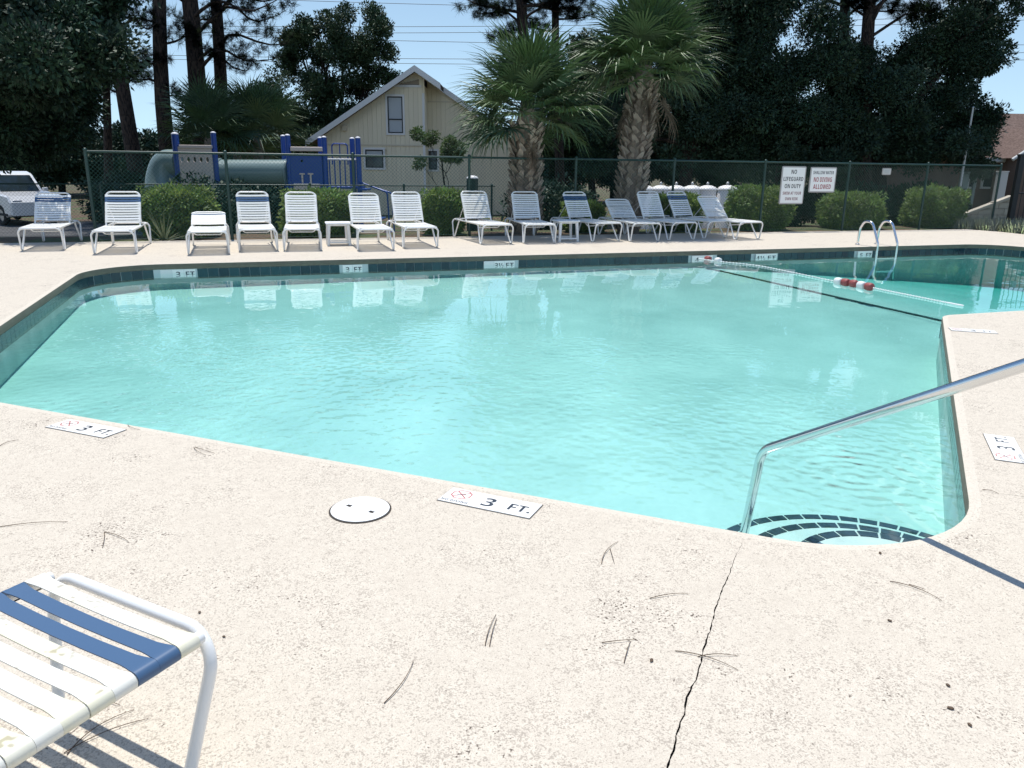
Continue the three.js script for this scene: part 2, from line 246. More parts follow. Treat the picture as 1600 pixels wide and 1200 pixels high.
// ---------------------------------------------------------------- the pool
const WATER = -0.15;
const pool = new THREE.Group(); pool.name = 'pool'; pool.userData.kind = 'structure'; scene.add(pool);
{
  const cop = sweepRing([[0.05, 0], [0.035, 0.0003], [0.02, 0], [0.006, -0.002], [0.002, -0.006]]);
  const copFace = sweepRing([[0.002, -0.006], [0, -0.02], [-0.003, -0.05], [-0.001, -0.078], [0.004, -0.085], [0.02, -0.086]]);
  const u = cop.attributes.uv; for (let i = 0; i < u.count; i++) u.setXY(i, u.getX(i) / 2.0, u.getY(i) / 2.0);
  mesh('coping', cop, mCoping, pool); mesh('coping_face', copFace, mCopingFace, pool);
  mesh('grout_band', sweepRing([[0.014, -0.0845], [0.014, -0.238]]), mGrout, pool);
  const wall = sweepRing([[0.010, -0.238], [0.010, -1.4]]); mesh('wall', wall, mPlaster, pool);
  // floor: shallow shelf, sloping down past the break line into the deep end
  const LA = gnd(1105, 418, -0.29), LB = gnd(1480, 503, -0.42);
  const ld = LB.clone().sub(LA).setY(0).normalize(), lnx = -ld.z, lnz = ld.x, side = Math.sign((10 - LA.x) * lnx + (-13 - LA.z) * lnz);
  const floorY = (x, z) => { const d = ((x - LA.x) * lnx + (z - LA.z) * lnz) * side, t = clamp((z + 14) / 10.5), base = lerp(-0.31, -0.60, t); return base - (d > 0 ? 0.085 * d : 0); };
  const nx = 120, nz = 100, pos = [], uv = [], idx = [];
  for (let j = 0; j <= nz; j++) for (let i = 0; i <= nx; i++) { const x = lerp(-7, 13, i / nx), z = lerp(-17.4, -2.4, j / nz); pos.push(x, floorY(x, z), z); uv.push(x / 3.1, z / 3.1); }
  for (let j = 0; j < nz; j++) for (let i = 0; i < nx; i++) { const a = j * (nx + 1) + i, b = a + nx + 1; idx.push(a, b, a + 1, b, b + 1, a + 1); }
  const fg = new THREE.BufferGeometry(); fg.setAttribute('position', new THREE.Float32BufferAttribute(pos, 3)); fg.setAttribute('uv', new THREE.Float32BufferAttribute(uv, 2)); fg.setIndex(idx); fg.computeVertexNormals();
  mesh('floor', fg, mPlaster, pool);
  // dark line of tiles across the floor at the break
  const total = LA.distanceTo(LB), nT = 62;
  for (let k = 0; k < nT; k++) { const q = LA.clone().lerp(LB, (k + 0.5) / nT), t = mesh('line_tile', null || lineTile(total / nT), mStepTile[k % 2], pool); t.position.set(q.x, floorY(q.x, q.z) + 0.005, q.z); t.rotation.y = -Math.atan2(ld.z, ld.x); }
  // steps in the near corner
  [[0.39, -0.27, 1.69, -3.09], [0.625, -0.385, 1.71, -3.18], [0.82, -0.49, 1.755, -3.31]].forEach(([r, y, scx, scz], k) => {
    const SC = V(scx, 0, scz);
    const s = mesh('step', new THREE.CylinderGeometry(r, r, y + 1.0, 72), mPlaster, pool); s.position.set(SC.x, (y - 1.0) / 2, SC.z);
    const n = Math.round(Math.PI * 2 * r / 0.108), a0 = 2 * Math.PI / n;
    for (let i = 0; i < n; i++) {
      const a = i * a0, cxx = SC.x + Math.cos(a) * r, czz = SC.z + Math.sin(a) * r;
      if (czz > -3.0 || cxx < 0.4) continue;
      const sh = [], r0 = r - 0.05, r1 = r + 0.004; for (const [rr, q] of [[r0, -0.5], [r1, -0.5], [r1, 0], [r1, 0.5], [r0, 0.5], [r0, 0]]) sh.push([Math.cos(q * (a0 - 0.012 / r)) * rr - r, Math.sin(q * (a0 - 0.012 / r)) * rr]);
      const t = mesh('step_tile', k < 3 && i >= 0 ? stepTileGeo(k, sh) : null, mStepTile[(i * 7 + k) % 2], s);
      t.position.set(Math.cos(a) * r, (y + 1.0) / 2 + 0.004, Math.sin(a) * r); t.rotation.y = -a;
    }
  });
  // waterline tiles, one by one
  const ring = off(0.010), N = ring.length; let acc = 0.0;
  const far0 = V(-6.19, 0, -11.25);
  const tileG = rbx(0.147, 0.146, 0.009, 0.002);
  const marks = [[291, 338], [543, 572], [756, 805], [1103, 1140], [1218, 1257], [1412, 1440]].map(([a, b]) => [gnd(a, 411, -0.1).x, gnd(b, 411, -0.1).x]);
  let count = 0, step = 0.1522, carry = 0, tr = rng(5);
  for (let i = 0; i < N; i++) {
    const a = ring[i], b = ring[(i + 1) % N], L = a.distanceTo(b), t = b.clone().sub(a).divideScalar(L); let s = step - carry;
    for (; s <= L; s += step) {
      const p = a.clone().addScaledVector(t, s); 
      const near = p.z > -5.2 + (p.x + 4) * 0.33 && p.x < 1.7;      // the near wall faces away and is never seen
      if (near || (p.x > 5.2 && p.z > -12.2 && p.x < 12)) continue;
      if (p.z < -11 && Math.abs(p.z - (-12.59 - 0.331 * (p.x + 2.11))) < 0.25 && marks.some(([m0, m1]) => p.x > m0 - 0.02 && p.x < m1 + 0.02)) continue;
      const m = mesh('tile', tileG, tileShades[Math.floor(tr() * 4)], pool); m.position.set(p.x, -0.161, p.z); m.rotation.y = -Math.atan2(t.z, t.x) + (tr() - 0.5) * 0.012; m.rotation.x = (tr() - 0.5) * 0.012; count++;
    }
    carry = (L - (s - step));
  }
  console.log('tiles', count);
}
function lineTile(l) { lineTile.g = lineTile.g || bx(l - 0.004, 0.006, 0.085); return lineTile.g; }
function stepTileGeo(k, sh) { stepTileGeo.c = stepTileGeo.c || {}; if (!stepTileGeo.c[k]) { const g = extrude(sh, 0.01); g.rotateX(Math.PI / 2); stepTileGeo.c[k] = g; } return stepTileGeo.c[k]; }

// water: a clear, slightly rippled surface over a body that takes up red light
{
  const water = new THREE.Group(); water.name = 'pool_water'; water.userData.kind = 'structure'; scene.add(water);
  const W = 2048, X0 = -7, X1 = 13, Z0 = -17.5, Z1 = -2.5, hgt = new Float32Array(W * W * 4);
  const jet = gnd(1330, 745, WATER);
  for (let j = 0; j < W; j++) for (let i = 0; i < W; i++) {
    const u = i / W, v = j / W, x = lerp(X0, X1, u), z = lerp(Z0, Z1, v);
    const swell = (pnoise(u, v * 0.75, 44, 301) * 0.6 + pnoise(u, v * 0.75, 101, 302) * 0.25);
    const zone = smooth(0.46, 0.62, fbm(u, v, 5, 303, 3)) * smooth(-9, -5, z) * 0.8 + 1.0 * Math.exp(-((x - jet.x) ** 2 / 0.5 + (z - jet.z) ** 2 / 0.35));
    const chop = pnoise(u, v * 0.75, 330, 304) + 0.5 * pnoise(u, v * 0.75, 560, 305);
    const rr = Math.hypot(x - jet.x, (z - jet.z) * 1.1), rings = Math.sin(rr * 62) * Math.exp(-rr * rr / 0.32) * 0.5;
    const h = 0.22 * swell + zone * (chop * 0.62 + rings * 0.34) + 0.010 * chop;
    hgt[(j * W + i) * 4] = hgt[(j * W + i) * 4 + 1] = hgt[(j * W + i) * 4 + 2] = h; hgt[(j * W + i) * 4 + 3] = 1;
  }
  const bump = new THREE.DataTexture(hgt, W, W, THREE.RGBAFormat, THREE.FloatType); bump.magFilter = bump.minFilter = THREE.LinearFilter; bump.wrapS = bump.wrapT = THREE.RepeatWrapping; bump.needsUpdate = true;
  const mSurf = phys([0.93, 0.99, 0.99], 0.015, { transmission: 1, thickness: 0, ior: 1.33, bumpMap: bump, bumpScale: 0.012 });
  const s = new THREE.Shape(off(0.008).map(p => new THREE.Vector2(p.x, p.z))), g = new THREE.ShapeGeometry(s); g.rotateX(Math.PI / 2);
  const p = g.attributes.position, uv = new Float32Array(p.count * 2), nn = new Float32Array(p.count * 3); for (let i = 0; i < p.count; i++) { p.setY(i, WATER); uv[i * 2] = (p.getX(i) - X0) / (X1 - X0); uv[i * 2 + 1] = (p.getZ(i) - Z0) / (Z1 - Z0); nn[i * 3 + 1] = 1; }
  const ix = g.index.array; for (let i = 0; i < ix.length; i += 3) { const a = ix[i], b = ix[i + 1], c = ix[i + 2], n = (p.getZ(b) - p.getZ(a)) * (p.getX(c) - p.getX(a)) - (p.getX(b) - p.getX(a)) * (p.getZ(c) - p.getZ(a)); if (n < 0) { ix[i + 1] = c; ix[i + 2] = b; } }
  g.setAttribute('uv', new THREE.BufferAttribute(uv, 2)); g.setAttribute('normal', new THREE.BufferAttribute(nn, 3));
  mesh('water_surface', g, mSurf, water);
  const body = new THREE.ExtrudeGeometry(s, { depth: 1.1, bevelEnabled: false }); body.rotateX(Math.PI / 2); body.translate(0, WATER - 0.004, 0);
  const mBody = phys([1, 1, 1], 0.0, { transmission: 1, thickness: 1, ior: 1.33, attenuationColor: new THREE.Color().setRGB(0.60, 0.915, 0.893), attenuationDistance: 1.3, transparent: true, opacity: 0.01 });
  mesh('water_body', body, mBody, water);
}

// ---------------------------------------------------------------- ground outside the deck
const groundY = (x, z) => -0.045 - 0.66 * smooth(1.2, 9, vOf(x, z));
{
  const inDeck = (x, z) => { let c = false; for (let i = 0, j = deckPoly.length - 1; i < deckPoly.length; j = i++) { const a = deckPoly[i], b = deckPoly[j]; if ((a.z > z) !== (b.z > z) && x < (b.x - a.x) * (z - a.z) / (b.z - a.z) + a.x) c = !c; } return c; };
  const nearEdge = (x, z) => { let m = 1e9; for (let i = 0; i < deckPoly.length; i++) { const a = deckPoly[i], b = deckPoly[(i + 1) % deckPoly.length], dx = b.x - a.x, dz = b.z - a.z, t = clamp(((x - a.x) * dx + (z - a.z) * dz) / (dx * dx + dz * dz)); m = Math.min(m, Math.hypot(x - a.x - dx * t, z - a.z - dz * t)); } return m; };
  const us = [], vs = []; for (let u = -36; u <= 44; u += 0.8) us.push(u); for (const e of [60, 90, 140, 220, 330]) { us.push(e); us.unshift(-e); }
  for (let v = -34; v < -4; v += 0.8) vs.push(v); for (let v = -4; v < 16; v += 0.4) vs.push(v); for (let v = 16; v < 60; v += 4) vs.push(v); vs.push(80, 130, 220, 400); vs.unshift(-300, -120, -60);
  const pos = [], uv = [], idx = [];
  for (const v of vs) for (const u of us) { const p = uvw(u, v); let y = v > 0 ? groundY(p.x, p.z) : -0.045; if (inDeck(p.x, p.z) && nearEdge(p.x, p.z) > 0.3) y = -1.9; pos.push(p.x, y, p.z); uv.push(p.x / 4, p.z / 4); }
  const nu = us.length; for (let j = 0; j < vs.length - 1; j++) for (let i = 0; i < nu - 1; i++) { const a = j * nu + i, b = a + nu; idx.push(a, a + 1, b, b, a + 1, b + 1); }
  const g = new THREE.BufferGeometry(); g.setAttribute('position', new THREE.Float32BufferAttribute(pos, 3)); g.setAttribute('uv', new THREE.Float32BufferAttribute(uv, 2)); g.setIndex(idx); g.computeVertexNormals();
  struct('ground', g, std([0.8, 0.8, 0.8], 0.95, { map: mulchMap, bumpMap: mulchMap, bumpScale: 0.02 }));
}
function draped(u0, u1, v0, v1, lift, nu = 24, nv = 10) {      // a strip that lies on the ground
  const pos = [], uv = [], idx = [];
  for (let j = 0; j <= nv; j++) for (let i = 0; i <= nu; i++) { const p = uvw(lerp(u0, u1, i / nu), lerp(v0, v1, j / nv)); pos.push(p.x, groundY(p.x, p.z) + lift, p.z); uv.push(p.x / 3, p.z / 3); }
  for (let j = 0; j < nv; j++) for (let i = 0; i < nu; i++) { const a = j * (nu + 1) + i, b = a + nu + 1; idx.push(a, a + 1, b, b, a + 1, b + 1); }
  const g = new THREE.BufferGeometry(); g.setAttribute('position', new THREE.Float32BufferAttribute(pos, 3)); g.setAttribute('uv', new THREE.Float32BufferAttribute(uv, 2)); g.setIndex(idx); g.computeVertexNormals(); return g;
}
struct('parking_lot', draped(-30, 4.5, 8.2, 16, 0.03), std([0.62, 0.62, 0.62], 0.92, { map: asphaltMap }));
struct('path', draped(10.5, 34, 4.4, 6.8, 0.03, 40, 12), std([0.9, 0.9, 0.9], 0.9, { map: concreteMap }));

// ---------------------------------------------------------------- strap loungers
const tubeR = 0.0155;
function strapGeo(half, width, sag, shift = 0) {             // one vinyl strap wrapped round both side rails
  const path = [], r = tubeR + 0.0022;
  const arc = (cx, s) => { const o = []; for (let k = 0; k <= 9; k++) { const a = lerp(-Math.PI * 0.62, Math.PI * 0.5, k / 9); o.push([cx + s * Math.cos(a) * r, Math.sin(a) * r]); } return o; };
  const left = arc(-half, -1), right = arc(half, 1).reverse();
  path.push(...left); for (const t of [0.02, 0.05, 0.09, 0.3, 0.5, 0.7, 0.91, 0.95, 0.98]) { path.push([lerp(-half, half, t), r - sag * 4 * t * (1 - t)]); } path.push(...right);
  const n = path.length, pos = [], nor = [], uv = [], idx = [], th = 0.0016, N2 = [], E = [];
  for (let i = 0; i < n; i++) { const a = path[Math.max(0, i - 1)], b = path[Math.min(n - 1, i + 1)], l = Math.hypot(b[0] - a[0], b[1] - a[1]); N2.push([-(b[1] - a[1]) / l, (b[0] - a[0]) / l]); const m = Math.min(i, n - 1 - i); E.push(m < 10 ? 1.0 : m < 13 ? [0.97, 0.86, 0.77][m - 10] : 0.75); }
  const face = (s0, w0, s1, w1, nf) => { const o = pos.length / 3; for (let i = 0; i < n; i++) for (const [s, w] of [[s0, w0], [s1, w1]]) { pos.push(path[i][0] + N2[i][0] * th * s, path[i][1] + N2[i][1] * th * s, w * width / 2 * E[i]); nor.push(...nf(i)); uv.push((path[i][0] + half) / 0.9 + shift * 0.37, w * 0.035 + 0.5 + shift * 0.23); } for (let i = 0; i < n - 1; i++) { const a = o + i * 2; idx.push(a, a + 1, a + 2, a + 1, a + 3, a + 2); } };
  face(1, -1, 1, 1, i => [N2[i][0], N2[i][1], 0]); face(-1, 1, -1, -1, i => [-N2[i][0], -N2[i][1], 0]); face(1, 1, -1, 1, () => [0, 0, 1]); face(-1, -1, 1, -1, () => [0, 0, -1]);
  const g = new THREE.BufferGeometry(); g.setAttribute('position', new THREE.Float32BufferAttribute(pos, 3)); g.setAttribute('normal', new THREE.Float32BufferAttribute(nor, 3)); g.setAttribute('uv', new THREE.Float32BufferAttribute(uv, 2)); g.setIndex(idx); return g;
}
const HS = 0.375, PITCHS = 0.0555, HALF = 0.285;
const wornStraps = [1, 2, 3, 4, 5].map(k => strapGeo(HALF, PITCHS - 0.002, 0.008, k)), seatStrap = strapGeo(HALF, PITCHS - 0.003, 0.010), backStrap = strapGeo(HALF - 0.012, 0.048, 0.008);
const frameGeo = M([
  tube([V(-HALF, HS, 0.955), V(-HALF, HS, -0.93)], tubeR, 8), tube([V(HALF, HS, 0.955), V(HALF, HS, -0.93)], tubeR, 8),
  tube([V(-HALF, HS - 0.004, -0.24), V(HALF, HS - 0.004, -0.24)], 0.011, 8),
]);
const braceGeo = tube(fillet([V(-HALF + 0.02, HS - 0.012, 0.45), V(-0.2, HS - 0.085, 0.45), V(0.2, HS - 0.085, 0.45), V(HALF - 0.02, HS - 0.012, 0.45)], 0.06, 5), 0.010, 8);
const legLoop = (s, k0 = 0.60) => {                            // front or rear hoop: foot, up over the corner, across and down again
  const e = 0.975 * s, f = 0.905 * s, k = k0 * s, X = HALF + 0.032, b = tubeR;
  return M([tube(fillet([V(-X + 0.034, HS - 0.012, k), V(-X, b, f - 0.085 * s), V(-X, b, f - 0.015 * s), V(-X, HS, e), V(X, HS, e), V(X, b, f - 0.015 * s), V(X, b, f - 0.085 * s), V(X - 0.034, HS - 0.012, k)], [0, 0.03, 0.03, 0.085, 0.085, 0.03, 0.03, 0], 7), tubeR, 9)]);
};
const straightLegs = tube(fillet([V(-HALF + 0.03, tubeR * 0.2, 0.90), V(-HALF - 0.032, HS, 0.975), V(HALF + 0.032, HS, 0.975), V(HALF - 0.03, tubeR * 0.2, 0.90)], 0.085, 8), tubeR, 10), frontLegs = legLoop(1), rearLegs = legLoop(-1);
const backFrame = fillet([V(-HALF + 0.012, 0, 0), V(-HALF + 0.012, 0, -0.67), V(HALF - 0.012, 0, -0.67), V(HALF - 0.012, 0, 0)], 0.085, 7);
const backFrameGeo = M([tube(backFrame, tubeR, 9)]);
function lounger(label, pos, turn, backDeg, blues, opt = {}) {
  const t = thing('lounge_chair', label, 'lounge chair', pos, turn, opt.group);
  mesh('frame', frameGeo, mWhiteMetal, t);
  if (!opt.worn) mesh('seat_brace', braceGeo, mWhiteMetal, t);
  mesh('leg_frame', opt.worn ? straightLegs : frontLegs, mWhiteMetal, t); mesh('leg_frame', rearLegs, mWhiteMetal, t);
  const r = rng(opt.seed || 3), sm = () => opt.worn ? mStrapWorn : mStraps[Math.floor(r() * 3.4)];
  for (let k = 0; k < 19; k++) { const s = mesh('strap', opt.worn ? wornStraps[k % 5] : seatStrap, opt.foot && opt.foot.includes(k) ? mBlue : sm(), t); s.position.set(0, HS, 0.912 - k * PITCHS); s.rotation.x = (r() - 0.5) * 0.05; s.rotation.y = (r() - 0.5) * 0.012; s.scale.y = 1; }
  const a = backDeg * Math.PI / 180, b = mesh('backrest', backFrameGeo, mWhiteMetal, t);
  b.position.set(0, HS + 0.012 + (backDeg < 8 ? 0.012 : 0), -0.165); b.rotation.x = a;
  for (let k = 0; k < 11; k++) { const s = mesh('strap', backStrap, blues.includes(k) ? mBlue : sm(), b); s.position.set(0, 0, -0.588 + k * 0.0515); s.rotation.y = (r() - 0.5) * 0.012; }
  if (backDeg > 15) {                             // prop that holds the back up
    const L = 0.40, py = HS + Math.sin(a) * L, pz = -0.165 - Math.cos(a) * L;
    mesh('prop', [tube(fillet([V(-0.24, py, pz), V(-0.22, HS + 0.01, -0.78), V(0.22, HS + 0.01, -0.78), V(0.24, py, pz)], 0.04, 5), 0.008, 7)], mWhiteMetal, t);
  }
  return t;
}
const D = Math.PI / 180;
// the lounger in the foreground: head end beside the viewer
{
  const f = V(0.461, 0, -0.887), c = V(-0.985, 0, -1.705).addScaledVector(f, -0.945);
  lounger('white strap lounge chair with two blue straps by its foot, standing alone on the deck', [c.x, 0, c.z], Math.atan2(f.x, f.z), 4, [1, 2], { worn: true, foot: [1, 2] });
}
const rowGroup = 'strap lounge chairs along the fence';
[
  [-8.29, -13.98, 20, 50, [1, 2], 'white lounge chair with a blue head band in front of the parked white vehicle'],
  [-6.85, -13.64, 17.5, 57, [1, 2], 'white lounge chair with a blue head band beside the spiky yucca'],
  [-5.36, -13.70, 19.5, 18, [1], 'white lounge chair with its back let down low, beside a chair with raised back'],
  [-4.73, -14.29, 20, 58, [1, 2], 'white lounge chair with a blue head band in front of the play tunnel'],
  [-3.93, -14.50, 14.5, 57, [], 'all white lounge chair standing to one side of the small white side table'],
  [-2.73, -14.64, 18.5, 55, [], 'all white lounge chair between the white side table and another all white chair'],
  [-2.00, -15.19, 18.5, 58, [], 'all white lounge chair beside the square hedge, in front of the blue stair rail'],
  [-0.67, -16.09, 22, 59, [], 'all white lounge chair in palm shade, first of the shaded row by the square hedge'],
  [0.32, -16.37, 12.5, 58, [], 'all white lounge chair in palm shade in front of the shorter palm trunk'],
  [1.53, -16.92, 26, 57, [1, 2], 'white lounge chair with a blue head band beside the shaded side table'],
  [2.48, -17.07, 16, 37, [], 'white lounge chair leaning half back in the palm shade before the taller palm'],
  [3.21, -17.43, 25, 59, [], 'all white lounge chair with raised back in front of the white bins'],
  [4.01, -17.99, 30.5, 58, [1, 2], 'white lounge chair with a blue head band in front of the white bins'],
  [4.73, -17.80, 24.5, 45, [], 'white half reclined lounge chair in front of the lone white bin'],
].forEach(([x, z, a, b, blues, label], i) => lounger(label, [x, 0, z], a * D, b, blues, { group: rowGroup, seed: 11 + i }));

// side tables
function sideTable(label, pos, turn) {
  const t = thing('side_table', label, 'table', pos, turn, 'white plastic side tables');
  mesh('tabletop', [rbx(0.46, 0.035, 0.46, 0.014, 0, 0.405, 0), rbx(0.41, 0.03, 0.41, 0.01, 0, 0.378, 0)], mPlastic, t);
  const leg = () => { const g = new THREE.CylinderGeometry(0.034, 0.026, 0.37, 10); return g; };
  for (const [sx, sz] of [[-1, -1], [1, -1], [1, 1], [-1, 1]]) { const l = mesh('leg', leg.g = leg.g || leg(), mPlastic, t); l.position.set(sx * 0.188, 0.185, sz * 0.188); l.rotation.set(sz * -0.06, 0, sx * 0.06); }
  for (const z of [-0.2, 0.2]) mesh('lower_brace', rbx(0.40, 0.03, 0.035, 0.008, 0, 0.06, z), mPlastic, t);
}
sideTable('small white plastic side table between two sunlit all white lounge chairs', [-3.33, 0, -14.78], 0.28);
sideTable('small white plastic side table in the palm shade between lounge chairs', [1.07, 0, -16.2], 0.3);

// ---------------------------------------------------------------- stainless hand rail at the steps and far ladder
{
  const P1 = V(1.819, 0.779, -2.684), P0 = V(1.658, 0.555, -3.011), dir = P1.clone().sub(P0).normalize();
  const A = P0.clone().addScaledVector(dir, -0.955), foot = V(A.x - 0.035, -0.56, A.z - 0.07), top = P1.clone().addScaledVector(dir, 0.34), down = V(top.x + 0.19, 0.0, top.z + 0.36), down1 = V(down.x, 0.45, down.z);
  const t = thing('hand_rail', 'bent stainless steel hand rail rising from the pool steps to the deck', 'hand rail');
  mesh('rail', tube(fillet([foot, A, top, V(top.x + 0.13, top.y + 0.02, top.z + 0.25), down1, down], [0, 0.14, 0.1, 0.15, 0.1, 0], 12), 0.0241, 20), mSteel, t);
  const e1 = new THREE.TorusGeometry(0.034, 0.012, 8, 20); e1.rotateX(Math.PI / 2); e1.translate(down.x, 0.010, down.z); mesh('escutcheon', e1, mSteel, t);
  const e2 = cy(0.055, 0.06, 0.02, foot.x, -0.482, foot.z, 20); mesh('escutcheon', e2, mSteel, t);
}
{
  const t = thing('pool_ladder', 'stainless steel pool ladder with two arched grab rails on the far edge', 'ladder');
  const edge = V(7.5, 0, -12.59 - 0.331 * 9.61), tn = V(0.949, 0, -0.314), inn = V(0.314, 0, 0.949);
  for (const s of [-0.245, 0.245]) {
    const o = edge.clone().addScaledVector(tn, s), q = (d, y) => o.clone().addScaledVector(inn, d).setY(y);
    mesh('grab_rail', tube(fillet([q(-0.46, 0), q(-0.44, 0.34), q(-0.34, 0.49), q(-0.12, 0.475), q(0.10, 0.06), q(0.10, -0.72)], [0, 0.1, 0.16, 0.16, 0.12, 0], 9), 0.024, 14), mSteel, t);
    const e = new THREE.TorusGeometry(0.034, 0.012, 8, 18); e.rotateX(Math.PI / 2); const ep = q(-0.46, 0.01); e.translate(ep.x, ep.y, ep.z); mesh('escutcheon', e, mSteel, t);
  }
  for (const y of [-0.24, -0.5]) { const c = edge.clone().addScaledVector(inn, 0.1); const g = rbx(0.47, 0.03, 0.08, 0.008); g.rotateY(Math.atan2(0.314, 0.949)); g.translate(c.x, y, c.z); mesh('tread', g, mPlastic, t); }
}

// ---------------------------------------------------------------- depth markers
const ink = '#3b4148';
function markTex(kind) {
  return canvasTex(256, 256, (c, w, h) => {
    c.fillStyle = '#f2f0ea'; c.fillRect(0, 0, w, h); c.textAlign = 'center'; c.textBaseline = 'middle';
    if (kind === 'sign') {
      c.strokeStyle = '#b4574f'; c.lineWidth = 10; c.beginPath(); for (let k = 0; k < 8; k++) { const a = (k + 0.5) * Math.PI / 4; c.lineTo(128 + Math.cos(a) * 84, 96 + Math.sin(a) * 78); } c.closePath(); c.stroke();
      c.beginPath(); c.moveTo(74, 46); c.lineTo(182, 146); c.moveTo(182, 46); c.lineTo(74, 146); c.stroke();
      c.strokeStyle = ink; c.lineWidth = 9; c.beginPath(); c.moveTo(96, 112); c.lineTo(128, 98); c.lineTo(160, 84); c.stroke();
      c.fillStyle = ink; c.font = 'bold 44px sans-serif'; c.fillText('NO DIVING', 128, 220, 236);
    } else { c.fillStyle = ink; c.font = `bold ${kind.length > 2 ? 150 : 200}px sans-serif`; c.fillText(kind, 128, 136, 236); }
  });
}
const marks = {}; const markMat = k => marks[k] = marks[k] || phys([0.92, 0.92, 0.92], 0.3, { map: markTex(k) });
const mMarkSide = phys([0.72, 0.71, 0.68], 0.4);
function tileMesh(kind, w, h, parent, pos, face) {
  const g = bx(w, 0.008, h), m = mesh('marker_tile', g, [mMarkSide, mMarkSide, markMat(kind), mMarkSide, mMarkSide, mMarkSide], parent); m.position.set(...pos); return m;
}
function deckMarker(label, center, turn, w = 0.15) {
  const t = thing('depth_marker', label, 'marker', [center.x, 0, center.z], turn, 'depth markers set in the deck');
  ['sign', '3', 'FT.'].forEach((k, i) => tileMesh(k, w - 0.002, 0.15, t, [(i - 1) * w, 0.001, 0]));
  mesh('bedding', bx(w * 3 + 0.006, 0.004, 0.156, 0, 0.0002, 0), std([0.10, 0.095, 0.085], 0.9), t);
}
deckMarker('white no diving 3 FT depth marker beside the round skimmer lid', gnd(765, 786), Math.atan2(-(-3.14 + 3.32), 0.13 + 0.28));
deckMarker('white no diving 3 FT depth marker on the near edge, far from the skimmer lid', gnd(134, 670), -0.385);
deckMarker('white no diving 3 FT depth marker beside the corner with the hand rail', gnd(1570, 701), 1.16);
deckMarker('worn white depth marker on the corner of deck that juts into the pool', gnd(1520, 517), -0.3, 0.13);
// white markers among the waterline tiles of the far wall
[[291, 338, ['', '3', 'FT'], '3 FT marker in the tile band below the low lounge chair'], [543, 572, ['3', 'FT'], '3 FT marker in the tile band below the side table'], [756, 805, ['', '3½', 'FT'], '3½ FT marker in the tile band below the palm shade'], [1103, 1140, ['4', 'FT'], '4 FT marker in the tile band behind the rope float'], [1218, 1257, ['4½', 'FT'], '4½ FT marker in the tile band beside the pool ladder'], [1412, 1440, ['5', 'FT'], '5 FT marker in the tile band past the pool ladder']].forEach(([a, b, kinds, what]) => {
  const x0 = gnd(a, 411, -0.1).x, x1 = gnd(b, 411, -0.1).x, n = kinds.length, L = (x1 - x0) / 0.949, w = L / n, xm = (x0 + x1) / 2, zl = x => -12.59 - 0.331 * (x + 2.11);
  const t = thing('wall_depth_marker', 'white ' + what, 'marker', [xm - 0.010, -0.161, zl(xm) - 0.030], Math.atan2(0.331, 1), 'depth markers in the far tile band');
  kinds.forEach((k, i) => { const m = mesh('marker_tile', bx(w - 0.003, 0.140, 0.010), k ? [mMarkSide, mMarkSide, mMarkSide, mMarkSide, markMat(k), mMarkSide] : mMarkSide, t); m.position.set((i - (n - 1) / 2) * w, 0, 0.004); });
});

// skimmer lid
{
  const c = gnd(563, 797), t = thing('skimmer_lid', 'round white skimmer lid with two dark slots set in the deck', 'lid', [c.x, 0, c.z], -0.5);
  const slot = (x, y) => { const h = new THREE.Path(); h.moveTo(x - 0.014, y - 0.011); h.lineTo(x + 0.014, y - 0.011); h.lineTo(x + 0.014, y + 0.011); h.lineTo(x - 0.014, y + 0.011); h.closePath(); return h; };
  const s = new THREE.Shape(); s.absarc(0, 0, 0.126, 0, Math.PI * 2); s.holes.push(slot(-0.062, 0.0), slot(0.062, 0.0));
  const g = new THREE.ExtrudeGeometry(s, { depth: 0.0015, bevelEnabled: true, bevelSize: 0.001, bevelThickness: 0.001, bevelSegments: 2, curveSegments: 40 }); g.rotateX(-Math.PI / 2); g.translate(0, 0.0045, 0);
  mesh('cover', g, std([0.84, 0.83, 0.79], 0.6), t);
  mesh('rim', [cy(0.135, 0.135, 0.003, 0, 0.0012, 0, 40)], mJoint, t);
}

